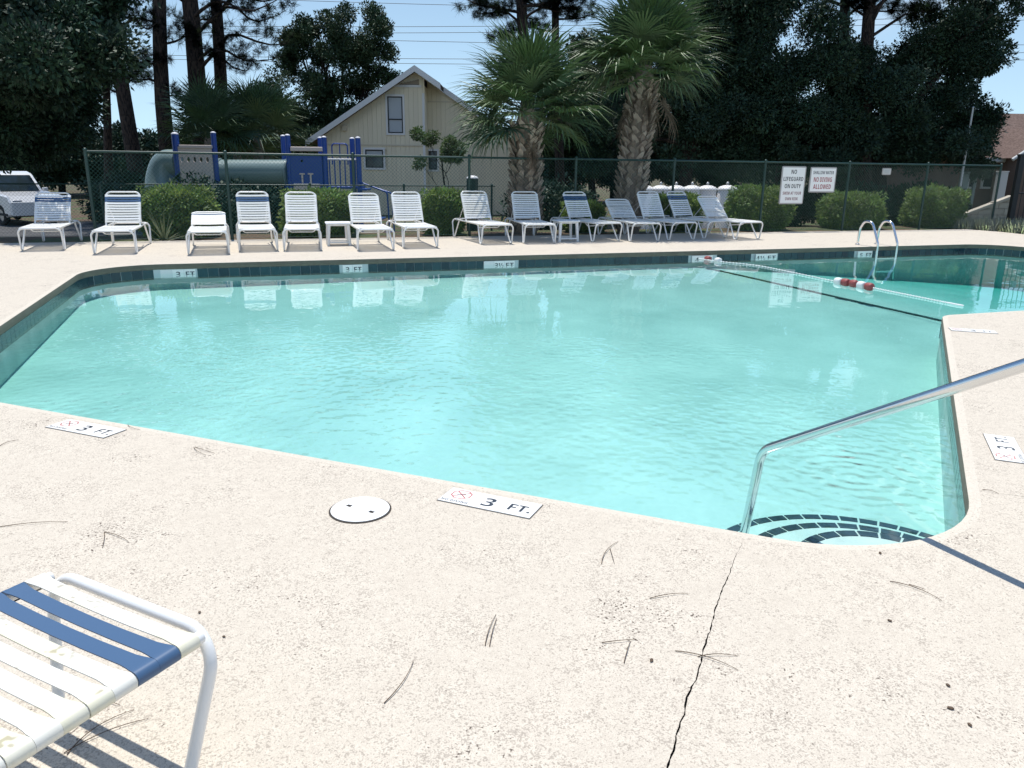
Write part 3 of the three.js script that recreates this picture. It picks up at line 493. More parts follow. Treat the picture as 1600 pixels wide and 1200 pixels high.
// rope with floats across the break to the deep end
{
  const y = WATER + 0.012, pts = [[1092, 404], [1115, 407.5], [1180, 414.5], [1240, 426], [1305, 439.5], [1335, 444], [1365, 450], [1420, 461], [1480, 473], [1506, 478]].map(p => gnd(p[0], p[1], y));
  const curve = new THREE.CatmullRomCurve3(pts), t = thing('float_rope', 'white safety rope floating on the water across the pool', 'rope');
  mesh('rope', tube(curve.getPoints(160), 0.005, 6), mPlastic, t);
  const beads = [], n = 120; for (let i = 0; i < n; i++) { const p = curve.getPoint(i / n); const s = new THREE.SphereGeometry(0.013, 6, 4); s.translate(p.x, p.y, p.z); beads.push(s); } mesh('knots', beads, mPlastic, t);
  const prof = [[0.001, -0.11], [0.045, -0.108], [0.066, -0.085], [0.072, -0.04], [0.072, 0.04], [0.066, 0.085], [0.045, 0.108], [0.001, 0.11]].map(p => new THREE.Vector2(...p));
  const floatG = new THREE.LatheGeometry(prof, 18); floatG.rotateZ(Math.PI / 2); floatG.scale(0.58, 0.8, 0.8);
  const red = phys([0.27, 0.06, 0.055], 0.55), wht = phys([0.68, 0.68, 0.66], 0.55);
  const spots = [[1106, 405.5, 1], [1122, 408, 0], [1310, 440.5, 0], [1321, 442, 1], [1334, 444, 1], [1346, 446.5, 0], [1358, 448.8, 1]];
  for (const [px, py, r] of spots) {
    const p = gnd(px, py, y), q = gnd(px + 8, py + 1.5, y), m = solo('rope_float', floatG, r ? red : wht, r ? (px < 1200 ? 'red float on the rope close to the far wall' : 'red float in the cluster midway along the pool rope') : (px < 1200 ? 'white float on the rope close to the far wall' : 'white float in the cluster midway along the rope'), 'float', 'floats on the pool rope');
    m.position.set(p.x, y + 0.008, p.z); m.rotation.y = -Math.atan2(q.z - p.z, q.x - p.x);
  }
}

// pine needles and bits of litter on the deck
{
  const mN = std([0.10, 0.065, 0.04], 0.8), r = rng(88);
  const needles = [[[303, 699], [322, 712]], [[305, 699], [336, 709]], [[163, 832], [160, 857]], [[164, 832], [201, 847]], [[0, 824], [106, 816]], [[940, 882], [966, 847]], [[953, 858], [960, 882]], [[1015, 936], [1075, 928]], [[1055, 1018], [1153, 1048]], [[1090, 1027], [1152, 1026]], [[1390, 909], [1472, 940]], [[1420, 914], [1446, 922]], [[758, 1010], [775, 961]], [[765, 1011], [776, 968]], [[600, 1100], [646, 1034]], [[940, 1005], [993, 1000]], [[975, 1037], [985, 1003]], [[155, 1095], [188, 1103]], [[105, 1180], [210, 1110]], [[100, 1178], [232, 1124]], [[0, 697], [30, 688]], [[200, 664], [219, 672]], [[1535, 766], [1560, 772]]];
  for (const [a, b] of needles) { const A = gnd(...a), B = gnd(...b), m = A.clone().lerp(B, 0.5), n = V(-(B.z - A.z), 0, B.x - A.x).multiplyScalar((r() - 0.5) * 0.25), pts = []; for (let k = 0; k <= 8; k++) { const t = k / 8; pts.push(A.clone().lerp(B, t).addScaledVector(n, 4 * t * (1 - t)).setY(0.003 + 0.004 * Math.sin(t * Math.PI))); } void m; solo('pine_needle', tube(pts, pts.map((_, i) => lerp(0.0016, 0.0008, i / 8)), 5), mN, 'thin dry brown pine needle lying on the deck', 'pine needle', 'pine needles on the deck'); }
  const bits = [[312, 958], [350, 996], [1375, 865], [1018, 1033], [1390, 971], [1481, 1072], [1485, 1108], [1515, 1134]];
  for (const [x, y] of bits) { const p = gnd(x, y), g = new THREE.DodecahedronGeometry(0.005 + r() * 0.003, 0); g.scale(1.3, 0.5, 0.8); g.rotateY(r() * 6); g.translate(p.x, 0.004, p.z); solo('debris', g, mN, 'small dark crumb of bark on the deck', 'debris', 'bark crumbs on the deck'); }
}

// ---------------------------------------------------------------- chain link fences
function chainFence(name, label, a, b, height, posts, baseY, drop, opts = {}) {
  const L = a.distanceTo(b), d = b.clone().sub(a).normalize(), t = thing(name, label, 'fence', [0, 0, 0]);
  const P = (s, y) => a.clone().addScaledVector(d, s).setY(y);
  mesh('top_rail', tube([P(0, height), P(L, height)], opts.rail || 0.022, 8), mFence, t);
  mesh('bottom_wire', tube([P(0, drop + 0.03), P(L, drop + 0.03)], 0.004, 5), mFenceWire, t);
  for (const s of posts) { const p = P(s, 0), m = mesh('post', [cy(0.03, 0.03, height - baseY + 0.02, p.x, (height + baseY) / 2 + 0.01, p.z, 10), new THREE.SphereGeometry(0.036, 8, 6).translate(p.x, height + 0.03, p.z)], mFence, t); void m; }
  const wires = [], hh = height - drop - 0.02, sp_ = opts.cell || 0.075, wr = opts.wire || 0.0021;
  for (let s = -hh; s < L + hh; s += sp_) for (const k of [1, -1]) {
    let s0 = s, s1 = s + k * hh, y0 = drop + 0.02, y1 = height; 
    if (k > 0) { if (s1 < 0 || s0 > L) continue; if (s0 < 0) { y0 += -s0; s0 = 0; } if (s1 > L) { y1 -= s1 - L; s1 = L; } } else { if (s0 < 0 || s1 > L) continue; if (s0 > L) { y0 += s0 - L; s0 = L; } if (s1 < 0) { y1 -= -s1; s1 = 0; } }
    if (y1 - y0 < 0.02) continue;
    const o = EN.clone().multiplyScalar(k * 0.002); wires.push(tube([P(s0, y0).add(o), P(s1, y1).add(o)], wr, 3, false));
  }
  const w = mesh('chain_link', wires, mFenceWire, t); w.userData.kind = 'stuff'; return t;
}
{
  const a = uvw(0.1, 0.16), b = uvw(22.2, 0.16), s = []; for (let k = 0; k <= 9; k++) s.push(Math.min(22.1, k * 2.455)); 
  chainFence('chain_link_fence', 'tall green chain link fence with signs along the back of the pool deck', a, b, 1.65, s, -0.3, 0.0);
  const c = uvw(-16, 5.6), d = uvw(9.6, 5.6), q = []; for (let k = 0; k <= 10; k++) q.push(k * 2.55);
  chainFence('chain_link_fence', 'low green chain link fence standing behind the playground side hedges', c, d, 0.93, q, -0.9, -0.36, { rail: 0.017, cell: 0.085 });
}
// signs tied to the tall fence
function fenceSign(name, label, px0, py0, px1, py1, tilt, draw, w, h) {
  const d = ray((px0 + px1) / 2, (py0 + py1) / 2), o = uvw(0, 0.13); const k = (d.x * EN.x + d.z * EN.z), t0 = (o.x * EN.x + o.z * EN.z) / k, c = d.clone().multiplyScalar(t0).add(V(0, EYE, 0));
  const dist = t0, W = (px1 - px0) / 1200 * dist * 1.045, Hh = (py1 - py0) / 1200 * dist;
  const t = thing(name, label, 'sign', [c.x, c.y, c.z], Math.atan2(-EN.x, -EN.z)); t.rotation.z = tilt;
  const shape = new THREE.Shape(), r = 0.035, x = W / 2, y = Hh / 2; shape.moveTo(-x + r, -y); shape.lineTo(x - r, -y); shape.quadraticCurveTo(x, -y, x, -y + r); shape.lineTo(x, y - r); shape.quadraticCurveTo(x, y, x - r, y); shape.lineTo(-x + r, y); shape.quadraticCurveTo(-x, y, -x, y - r); shape.lineTo(-x, -y + r); shape.quadraticCurveTo(-x, -y, -x + r, -y);
  const back = new THREE.ExtrudeGeometry(shape, { depth: 0.012, bevelEnabled: true, bevelSize: 0.002, bevelThickness: 0.002, bevelSegments: 1 }); mesh('frame', back, std([0.42, 0.40, 0.38], 0.6), t);
  const face = new THREE.PlaneGeometry(W - 0.055, Hh - 0.055); face.translate(0, 0, 0.0175); const tex = canvasTex(w, h, draw); mesh('face', face, phys([0.95, 0.95, 0.95], 0.35, { map: tex }), t);
  for (const sx of [-1, 1]) { const g = new THREE.CylinderGeometry(0.009, 0.009, 0.006, 8); g.rotateX(Math.PI / 2); g.translate(sx * (x - 0.05), y - 0.014, 0.02); mesh('bolt', g, mGalv, t); }
}
fenceSign('pool_sign', 'white NO LIFEGUARD ON DUTY sign wired to the tall fence', 1217, 261, 1259, 318, 0, (c, w, h) => {
  c.fillStyle = '#f7f6f2'; c.fillRect(0, 0, w, h); c.textAlign = 'center'; c.textBaseline = 'middle'; c.fillStyle = '#14161c';
  c.font = 'bold 110px sans-serif'; c.fillText('NO', w / 2, 84, 140); c.fillText('LIFEGUARD', w / 2, 222, 470); c.fillText('ON DUTY', w / 2, 362, 380);
  c.fillStyle = '#7a3a3c'; c.font = 'bold 78px sans-serif'; c.fillText('SWIM AT YOUR', w / 2, 500, 430); c.fillText('OWN RISK', w / 2, 610, 300);
}, 512, 690);
fenceSign('pool_sign', 'white SHALLOW WATER NO DIVING ALLOWED sign wired to the tall fence', 1262, 262, 1308, 300, 0, (c, w, h) => {
  c.fillStyle = '#f7f6f2'; c.fillRect(0, 0, w, h); c.textAlign = 'center'; c.textBaseline = 'middle'; c.fillStyle = '#262a2e';
  c.font = 'bold 80px sans-serif'; c.fillText('SHALLOW WATER', w / 2, 78, 440); c.fillStyle = '#a03a3e'; c.font = 'bold 116px sans-serif'; c.fillText('NO DIVING', w / 2, 206, 400); c.fillText('ALLOWED', w / 2, 336, 380);
}, 512, 420);
fenceSign('pool_sign', 'small pale plate with faint lines hanging on the tall fence', 1377, 263, 1393, 273, 0, (c, w, h) => { c.fillStyle = '#c9ccc9'; c.fillRect(0, 0, w, h); c.fillStyle = '#8f9695'; for (let k = 0; k < 4; k++) c.fillRect(20, 22 + k * 24, w - 40, 9); }, 192, 120);

// ---------------------------------------------------------------- foliage makers
function leafCluster(seed, n, rad, len, wid, flat = 1) {     // many small folded leaves spread in a ball
  const r = rng(seed), pos = [], nor = [];
  for (let i = 0; i < n; i++) {
    const d = V(r() * 2 - 1, (r() * 2 - 1) * flat, r() * 2 - 1).normalize(), c = d.clone().multiplyScalar(rad * Math.cbrt(0.15 + 0.85 * r())), dir = d.clone().add(V(r() - 0.5, r() - 0.7, r() - 0.5)).normalize();
    const sd = dir.clone().cross(V(r() - 0.5, r() + 0.2, r() - 0.5)).normalize(), up = sd.clone().cross(dir), l = len * (0.7 + 0.6 * r()), w = wid * (0.7 + 0.6 * r());
    const a = c, b = c.clone().addScaledVector(dir, l * 0.45).addScaledVector(sd, w / 2).addScaledVector(up, w * 0.2), e = c.clone().addScaledVector(dir, l), f = c.clone().addScaledVector(dir, l * 0.45).addScaledVector(sd, -w / 2).addScaledVector(up, w * 0.2);
    for (const q of [a, b, e, a, e, f]) { pos.push(q.x, q.y, q.z); nor.push(up.x, up.y, up.z); }
  }
  const g = new THREE.BufferGeometry(); g.setAttribute('position', new THREE.Float32BufferAttribute(pos, 3)); g.setAttribute('normal', new THREE.Float32BufferAttribute(nor, 3)); return g;
}
function needleTuft(seed, n, len, wid) {
  const r = rng(seed), pos = [], nor = [];
  for (let i = 0; i < n; i++) {
    const d = V(r() * 2 - 1, r() * 1.7 - 0.6, r() * 2 - 1).normalize(), s = d.clone().cross(V(r() - 0.5, r() - 0.5, r() - 0.5)).normalize(), c = V(r() - 0.5, r() - 0.5, r() - 0.5).multiplyScalar(len * 0.5), l = len * (0.7 + 0.5 * r()), u = s.clone().cross(d);
    for (const q of [c.clone().addScaledVector(s, wid / 2), c.clone().addScaledVector(s, -wid / 2), c.clone().addScaledVector(d, l)]) { pos.push(q.x, q.y, q.z); nor.push(u.x, u.y, u.z); }
  }
  const g = new THREE.BufferGeometry(); g.setAttribute('position', new THREE.Float32BufferAttribute(pos, 3)); g.setAttribute('normal', new THREE.Float32BufferAttribute(nor, 3)); return g;
}
const CL = { oak: leafCluster(1, 84, 0.38, 0.115, 0.056), far: leafCluster(2, 64, 0.55, 0.20, 0.11), fine: leafCluster(4, 46, 0.13, 0.075, 0.038), pine: needleTuft(3, 46, 0.25, 0.011), bush: leafCluster(6, 40, 0.26, 0.14, 0.07) };
function crown(name, geo, mat, spots, parent, seed, tint = 0.35) {
  const r = rng(seed), m = new THREE.InstancedMesh(geo, mat, spots.length), o = new THREE.Object3D(), c = new THREE.Color();
  spots.forEach((s, i) => { o.position.copy(s.p); o.rotation.set(r() * 6.28, r() * 6.28, r() * 6.28); o.scale.setScalar((s.s || 1) * (0.75 + r() * 0.5)); o.updateMatrix(); m.setMatrixAt(i, o.matrix); const k = 1 + (r() - 0.5) * 2 * tint; m.setColorAt(i, c.setRGB(k * (0.9 + r() * 0.3), k, k * (0.75 + r() * 0.4))); });
  m.name = name; m.castShadow = m.receiveShadow = true; m.userData.kind = 'stuff'; parent.add(m); return m;
}
function fillLobes(lobes, seed, fill = 0.55, dens = 0.62) {    // lobe: centre, radii, count; denser towards the skin, in uneven clumps
  const r = rng(seed), out = [];
  for (const { c, rx, ry, rz, n: n0 } of lobes) { const n = Math.round(n0 * dens);
    const sub = []; const k = Math.max(4, Math.round(n / 15)); for (let i = 0; i < k; i++) { const d = V(r() * 2 - 1, r() * 2 - 1, r() * 2 - 1).normalize().multiplyScalar(fill + (1 - fill) * r()); sub.push(d); }
    for (let i = 0; i < n; i++) { const s = sub[Math.floor(r() * k)], j = V(r() + r() - 1, r() + r() - 1, r() + r() - 1).multiplyScalar(0.25), q = s.clone().add(j); out.push({ p: V(c.x + q.x * rx, c.y + q.y * ry, c.z + q.z * rz) }); }
  }
  return out;
}
function limbPts(a, b, r, sag = 0.12) { const n = 7, L = a.distanceTo(b), k1 = V(r() - 0.5, r() - 0.2, r() - 0.5).multiplyScalar(L * sag * 2), k2 = V(r() - 0.5, r() - 0.5, r() - 0.5).multiplyScalar(L * sag); const c = new THREE.CatmullRomCurve3([a, a.clone().lerp(b, 0.35).add(k1), a.clone().lerp(b, 0.7).add(k2), b]); return c.getPoints(n); }
const taper = (pts, r0, r1) => tube(pts, pts.map((_, i) => lerp(r0, r1, i / (pts.length - 1))), 7, false);
function broadTree(label, base, top, r0, lobes, geo, mat, seed, opt = {}) {
  const t = thing(opt.name || 'broadleaf_tree', label, 'tree', [base.x, base.y, base.z], 0, opt.group), r = rng(seed), o = base.clone();
  const tp = limbPts(V(0, -0.3, 0), top.clone().sub(o), r, 0.05);
  mesh('trunk', taper(tp, r0, r0 * 0.45), mBark, t);
  for (const l of lobes) { const from = tp[2 + Math.floor(r() * 4)], to = l.c.clone().sub(o); const p = limbPts(from, to, r); mesh('limb', [taper(p, r0 * 0.34, r0 * 0.08), ...[0, 1, 2, 3].map(k => taper(limbPts(p[3 + k], to.clone().add(V((r() - 0.5) * l.rx * 1.5, (r() - 0.3) * l.ry * 1.4, (r() - 0.5) * l.rz * 1.5)), r), r0 * 0.14, r0 * 0.03))], mBark, t); }
  crown('crown', geo, mat, fillLobes(lobes, seed + 9, opt.fill, opt.dens).map(s => ({ p: s.p.sub(o), s: opt.scale || 1 })), t, seed + 5, opt.tint);
  return t;
}
// lobe from the photograph: pixel centre and pixel radii, at depth z, with a real thickness
const lobe = (px, py, z, rx, ry, n, thick) => { const c = at(px, py, z), k = -z / 1200 * 1.03; return { c, rx: rx * k, ry: ry * k, rz: thick || Math.max(rx, ry) * k * 0.8, n }; };

// ---------------------------------------------------------------- hedges behind the fence
function hedge(label, px0, px1, py0, z0, seed, n) {
  const a = at(px0, py0, z0), b = at(px1, py0, z0), w = Math.abs(b.x - a.x), cx = (a.x + b.x) / 2, top = a.y, by = groundY(cx, z0 - 0.4), t = thing('hedge_shrub', label, 'shrub', [cx, by, z0 - 0.45], 0, 'clipped shrubs behind the fence'), r = rng(seed);
  const H = top - by - 0.06, spots = [], rx = w / 2 - 0.11, rz = Math.min(0.7, rx);
  for (let i = 0; i < n; i++) { // superellipsoid shell with some inside
    let d = V(r() * 2 - 1, r() * 2 - 1, r() * 2 - 1); const q = Math.pow(Math.abs(d.x) ** 3.2 + Math.abs(d.y) ** 3.2 + Math.abs(d.z) ** 3.2, 1 / 3.2); d.divideScalar(q); const k = r() < 0.72 ? 0.84 + 0.14 * r() : 0.3 + 0.5 * r();
    const bump = 1 + 0.13 * Math.sin(d.x * 5 + seed) * Math.cos(d.y * 4 + d.z * 5 + seed);
    spots.push({ p: V(d.x * rx * k * bump, H * 0.5 + 0.03 + d.y * H * 0.48 * k * bump, d.z * rz * k * bump) });
  }
  for (let i = 0; i < 26; i++) spots.push({ p: V((r() - 0.5) * w * 0.9, H * (0.97 + 0.09 * r()), (r() - 0.5) * rz * 1.4), s: 0.8 });
  const st = []; for (let i = 0; i < 7; i++) st.push(taper(limbPts(V((r() - 0.5) * 0.2, -0.05, (r() - 0.5) * 0.15), V((r() - 0.5) * w * 0.8, H * 0.8, (r() - 0.5) * rz), r), 0.022, 0.008)); mesh('stem', st, mTwig, t);
  crown('foliage', CL.fine, mHedge, spots, t, seed, 0.45);
}
hedge('wide clipped green hedge behind the yucca, next to the tan climbing panel', 206, 318, 297, -16.1, 501, 1150);
hedge('clipped green hedge in front of the blue play panel', 432, 550, 302, -16.9, 502, 1150);
hedge('square clipped green hedge in front of the tan house', 656, 722, 302, -17.5, 503, 800);
hedge('dark shrub between the two palm trunks', 884, 950, 322, -18.7, 504, 600);
hedge('dark rounded shrub in front of the row of white bins', 1024, 1104, 308, -19.6, 505, 800);
hedge('rounded green shrub beside the lone white bin, under the lifeguard sign', 1148, 1244, 296, -20.2, 506, 1000);
hedge('low rounded green shrub behind the pool ladder', 1296, 1392, 305, -21.1, 507, 900);
hedge('ball shaped green shrub beside the sloping block wall', 1434, 1520, 297, -22.0, 508, 900);

// spiky yucca in front of the hedge
function spiky(name, label, cat, pos, n, len, wid, mat, seed, lo, hi, group) {
  const t = thing(name, label, cat, pos, 0, group), r = rng(seed);
  for (let i = 0; i < n; i++) { const az = r() * 6.28, el = lerp(lo, hi, r()), L = len * (0.7 + 0.5 * r()), pts = []; const d = V(Math.cos(az) * Math.cos(el), Math.sin(el), Math.sin(az) * Math.cos(el)), s = V(-Math.sin(az), 0, Math.cos(az)), p = [], nn = [];
    for (let k = 0; k <= 4; k++) { const q = k / 4; pts.push(d.clone().multiplyScalar(L * q).add(V(0, -0.25 * L * q * q * Math.cos(el), 0))); }
    for (let k = 0; k < 4; k++) { const w0 = wid * (1 - k / 4) * 0.5, w1 = wid * (1 - (k + 1) / 4) * 0.5, a = pts[k].clone().addScaledVector(s, w0), b = pts[k].clone().addScaledVector(s, -w0), c = pts[k + 1].clone().addScaledVector(s, w1), e = pts[k + 1].clone().addScaledVector(s, -w1); for (const v of [a, b, c, b, e, c]) p.push(v.x, v.y, v.z); }
    const g = new THREE.BufferGeometry(); g.setAttribute('position', new THREE.Float32BufferAttribute(p, 3)); g.computeVertexNormals(); mesh('leaf', g, mat, t); }
}
{ const p = at(258, 385, -15.35); spiky('yucca', 'spiky pale green yucca growing at the foot of the hedge', 'plant', [p.x, -0.05, -15.35], 34, 0.75, 0.035, leafMat([0.16, 0.19, 0.10], 0.2), 61, 0.2, 1.45); }

// ---------------------------------------------------------------- palms
function frondGeo(seed) {
  const r = rng(seed), pos = [], nor = [], pet = 0.72, n = 36, R = 1.0;
  const tri = (a, b, c) => { const nn = b.clone().sub(a).cross(c.clone().sub(a)).normalize(); for (const q of [a, b, c]) { pos.push(q.x, q.y, q.z); nor.push(nn.x, nn.y, nn.z); } };
  const P = t => V(0, 0.10 * Math.sin(t * 1.5) - 0.10 * t * t, pet * t);
  for (let k = 0; k < 3; k++) { const a = P(k / 3), b = P((k + 1) / 3), w = 0.016; tri(a.clone().add(V(w, 0, 0)), a.clone().add(V(-w, 0, 0)), b.clone().add(V(w * 0.8, 0, 0))); tri(a.clone().add(V(-w, 0, 0)), b.clone().add(V(-w * 0.8, 0, 0)), b.clone().add(V(w * 0.8, 0, 0))); }
  for (let i = 0; i < n; i++) {
    const f = (i + 0.5) / n * 2 - 1, ang = f * 2.1, o = P(1).add(V(0, 0, 0.20 * (1 - Math.abs(f)))), L = R * (0.98 - 0.34 * Math.abs(f)) * (0.88 + 0.24 * r()), d = V(Math.sin(ang), 0.10 + 0.26 * Math.abs(f) + (r() - 0.5) * 0.16, Math.cos(ang)).normalize(), s = V(Math.cos(ang), 0, -Math.sin(ang));
    const dr = 0.22 + 0.36 * r(); let pa = o, w = 0.010; const W = [0.010, 0.020, 0.015, 0.0];
    for (let k = 1; k <= 3; k++) { const q = k / 3, pb = o.clone().addScaledVector(d, L * q).add(V(0, -dr * L * q * q * q, 0)), w1 = W[k], fold = V(0, 0.6, 0);
      const A = pa.clone().addScaledVector(s, w).addScaledVector(fold, w), B = pa.clone().addScaledVector(s, -w).addScaledVector(fold, w), C = pb.clone().addScaledVector(s, w1).addScaledVector(fold, w1), E = pb.clone().addScaledVector(s, -w1).addScaledVector(fold, w1);
      tri(pa, A, pb); if (w1) tri(A, C, pb); tri(B, pa, pb); if (w1) tri(B, pb, E); pa = pb; w = w1; }
  }
  const g = new THREE.BufferGeometry(); g.setAttribute('position', new THREE.Float32BufferAttribute(pos, 3)); g.setAttribute('normal', new THREE.Float32BufferAttribute(nor, 3)); return g;
}
const fronds = [1, 2, 3, 4].map(k => frondGeo(700 + k));
const bootGeo = (() => { const s = [[-0.055, 0], [0.055, 0], [0.04, 0.13], [0.012, 0.20], [0, 0.15], [-0.012, 0.20], [-0.04, 0.13]], g = extrude(s, 0.022); g.translate(0, 0, -0.011); g.rotateX(0.30); return g; })();
const palmMats = [[0.060, 0.115, 0.046], [0.090, 0.155, 0.052], [0.044, 0.088, 0.044], [0.115, 0.170, 0.072]].map(c => phys(c, 0.5, { side: THREE.DoubleSide }));
function palm(label, x, z, trunkTop, r0, nF, size, seed, deadN, opt = {}) {
  const by = groundY(x, z), t = thing('palmetto_palm', label, 'palm', [x, by, z], 0, opt.group), r = rng(seed), H = trunkTop - by, lean = opt.lean || 0;
  const cx = h => lean * (h / H) ** 1.6;
  const tp = []; for (let k = 0; k <= 8; k++) tp.push(V(cx(H * k / 8), H * k / 8 - (k ? 0 : 0.1), 0)); tp.push(V(cx(H), H + 0.35, 0));
  mesh('trunk', tube(tp, tp.map((_, i) => r0 * (i < 9 ? 1 - 0.12 * i / 8 : 0.55)), 12), mBoot[2], t);
  if (!opt.plain) { let k = 0; for (let h = 0.12; h < H - 0.02; h += 0.115, k++) { const n = 9; for (let i = 0; i < n; i++) { const a = (i + (k % 2) * 0.5) / n * 6.283 + (r() - 0.5) * 0.12, m = mesh('leaf_base', bootGeo, mBoot[Math.floor(r() * 3)], t); m.position.set(cx(h) + Math.cos(a) * r0 * 0.97, h + (r() - 0.5) * 0.03, Math.sin(a) * r0 * 0.97); m.rotation.order = 'YXZ'; m.rotation.set(0.12 + r() * 0.22, Math.PI / 2 - a, (k % 2 ? 1 : -1) * (0.42 + 0.2 * r())); m.scale.setScalar((0.9 + 0.4 * r()) * r0 / 0.25); } } }
  for (let i = 0; i < nF; i++) {
    const q = (i + 0.5) / nF, el = lerp(-0.48, 1.45, Math.pow(q, 0.84)), az = i * 2.39996 + r() * 0.4, dead = i < deadN, m = mesh('frond', fronds[i % 4], dead ? mPalmDead : palmMats[Math.floor(r() * 4)], t);
    m.rotation.order = 'YXZ'; m.rotation.set(dead ? 0.95 + 0.3 * r() : -el, az, (r() - 0.5) * 0.9); m.position.set(cx(H) + Math.sin(az) * 0.08, H + 0.05 + 0.34 * q, Math.cos(az) * 0.08); m.scale.setScalar(size * (0.85 + 0.3 * r()) * (dead ? 0.75 : 1)); if (dead) m.scale.x *= 0.3;
  }
  return t;
}
const pl = at(822, 250, -17.85), pl2 = at(987, 250, -18.9);
palm('shorter palmetto palm with a full green fan crown and woven leaf bases', pl.x, -17.85, at(825, 196, -17.85).y, 0.28, 66, 0.97, 41, 1);
palm('taller palmetto palm with dead brown fronds hanging in its crown', pl2.x, -18.9, at(985, 128, -18.9).y, 0.27, 76, 1.06, 42, 5, { lean: 0.2 });
for (const [px, z, h, n, s] of [[330, -27.5, 2.0, 40, 1.1], [405, -29, 2.2, 40, 1.15], [372, -31, 1.6, 34, 1.1]]) { const p = at(px, 260, z); palm('shaded palmetto palm behind the playground', p.x, z, h, 0.2, n, s, 50 + px, 4, { plain: true, group: 'palmettos behind the playground' }); }

// ---------------------------------------------------------------- pines on the playground side
function pine(label, pxTop, pxBot, z, r0, H, tufts, seed, branches, opt = {}) {
  const b = at(pxBot, 262, z), a = at(pxTop, 0, z), by = groundY(b.x, z), slope = (a.x - b.x) / (a.y - b.y), t = thing('pine_tree', label, 'tree', [b.x, by, z], 0, opt.group), r = rng(seed), top = H;
  const X = y => slope * Math.min(y + by - b.y, 9) + 0.12 * Math.sin(y * 0.4 + seed), tp = []; for (let k = 0; k <= 14; k++) { const y = top * k / 14; tp.push(V(X(y), y - (k ? 0 : 0.2), 0.1 * Math.sin(y * 0.5 + seed * 2))); }
  mesh('trunk', tube(tp, tp.map((_, i) => r0 * (1 - 0.72 * i / 14)), 10, false), mBark, t);
  const spots = [];
  const branch = (y, az, L, rise) => {
    const o = V(X(y), y, 0), e = V(o.x + Math.cos(az) * L, y + rise, Math.sin(az) * L), p = limbPts(o, e, r, 0.16), gs = [taper(p, 0.06 * Math.min(1.2, L / 2), 0.014)];
    for (let k = 2; k < p.length; k++) for (let q = 0; q < 2; q++) { const tip = p[k].clone().add(V((r() - 0.5) * 1.3, r() * 0.6 - 0.15, (r() - 0.5) * 1.3).multiplyScalar(Math.min(1, L / 2.5))); gs.push(taper(limbPts(p[k], tip, r, 0.1), 0.014, 0.006)); for (let m = 0; m < tufts; m++) spots.push({ p: tip.clone().add(V((r() - 0.5) * 0.6, (r() - 0.4) * 0.34, (r() - 0.5) * 0.6)), s: 0.8 + 0.5 * r() }); }
    mesh('limb', gs, mBark, t);
  };
  for (const [py, az, L, rise] of branches) branch(at(pxBot, py, z).y - by, az, L, rise);
  for (let y = H * 0.52; y < H; y += 0.62) branch(y, r() * 6.28, lerp(3.4, 0.8, (y / H - 0.52) / 0.48) * (0.7 + 0.5 * r()), 0.3 + r() * 0.6);
  crown('crown', CL.pine, mPine, spots, t, seed + 3, 0.35); return t;
}
const pg = 'tall pines beyond the playground side of the fence';
pine('tall slim pine with a curved low branch, beside the dark leafy tree', 180, 207, -29.5, 0.30, 19, 3, 71, [[110, 0.1, 1.6, 0.3], [150, 3.0, 1.3, 0.0], [60, 0.4, 2.0, 0.4], [85, 2.6, 1.7, 0.2], [120, 3.3, 1.0, -0.2]], { group: pg });
pine('tall straight pine with tufted branches on both sides of its trunk', 250, 268, -30, 0.32, 20, 3, 72, [[150, 0.1, 1.3, 0.1], [130, 3.3, 1.5, 0.2], [100, 2.9, 1.2, -0.1], [70, 0.2, 1.6, 0.3], [40, 3.0, 1.9, 0.4]], { group: pg });
pine('thick dark pine with an arching limb reaching over the play tunnel', 292, 326, -30.6, 0.40, 20, 4, 73, [[118, 0.15, 2.9, 0.5], [60, -0.1, 3.2, 0.9], [100, 0.3, 2.2, -0.3], [30, 0.2, 3.6, 0.6], [10, 2.9, 2.2, 0.5]], { group: pg });
pine('slim pine standing close behind the thick dark pine', 334, 350, -31.5, 0.30, 19, 3, 74, [[80, 0.0, 2.6, 0.3], [20, 0.3, 3.0, 0.4], [45, 3.2, 1.6, 0.2]], { group: pg });
pine('thin pine trunk in the shade of the dark leafy tree', 158, 168, -31, 0.18, 14, 4, 75, [[90, 3.0, 1.2, 0.2]], { group: pg });
const pg2 = 'pines rising behind the palms and dark trees';
pine('pine with two bare stems rising behind the shorter palm', 818, 822, -33, 0.30, 19, 5, 76, [[40, 3.1, 1.8, 0.4], [20, 3.0, 2.2, 0.4], [30, 0.1, 1.8, 0.3], [60, 3.3, 1.0, 0.0], [10, 0.2, 2.4, 0.3]], { group: pg2 });
pine('slim pine rising between the crowns of the two palms', 872, 872, -35, 0.22, 19, 5, 77, [[30, 0.1, 1.6, 0.2], [50, 3.1, 1.4, 0.1], [15, 3.0, 1.8, 0.3]], { group: pg2 });
pine('pine rising out of the middle of the dark tree mass', 1322, 1316, -33, 0.30, 17, 5, 78, [[10, 3.1, 2.4, 0.6], [30, 0.1, 2.0, 0.5]], { group: pg2 });
pine('pine with fanning bare limbs above the dark tree mass', 1358, 1352, -31, 0.33, 17, 5, 79, [[45, 0.1, 2.6, 1.3], [60, 0.2, 2.0, 0.9], [30, 3.0, 1.6, 0.9], [20, 0.1, 3.6, 1.0]], { group: pg2 });

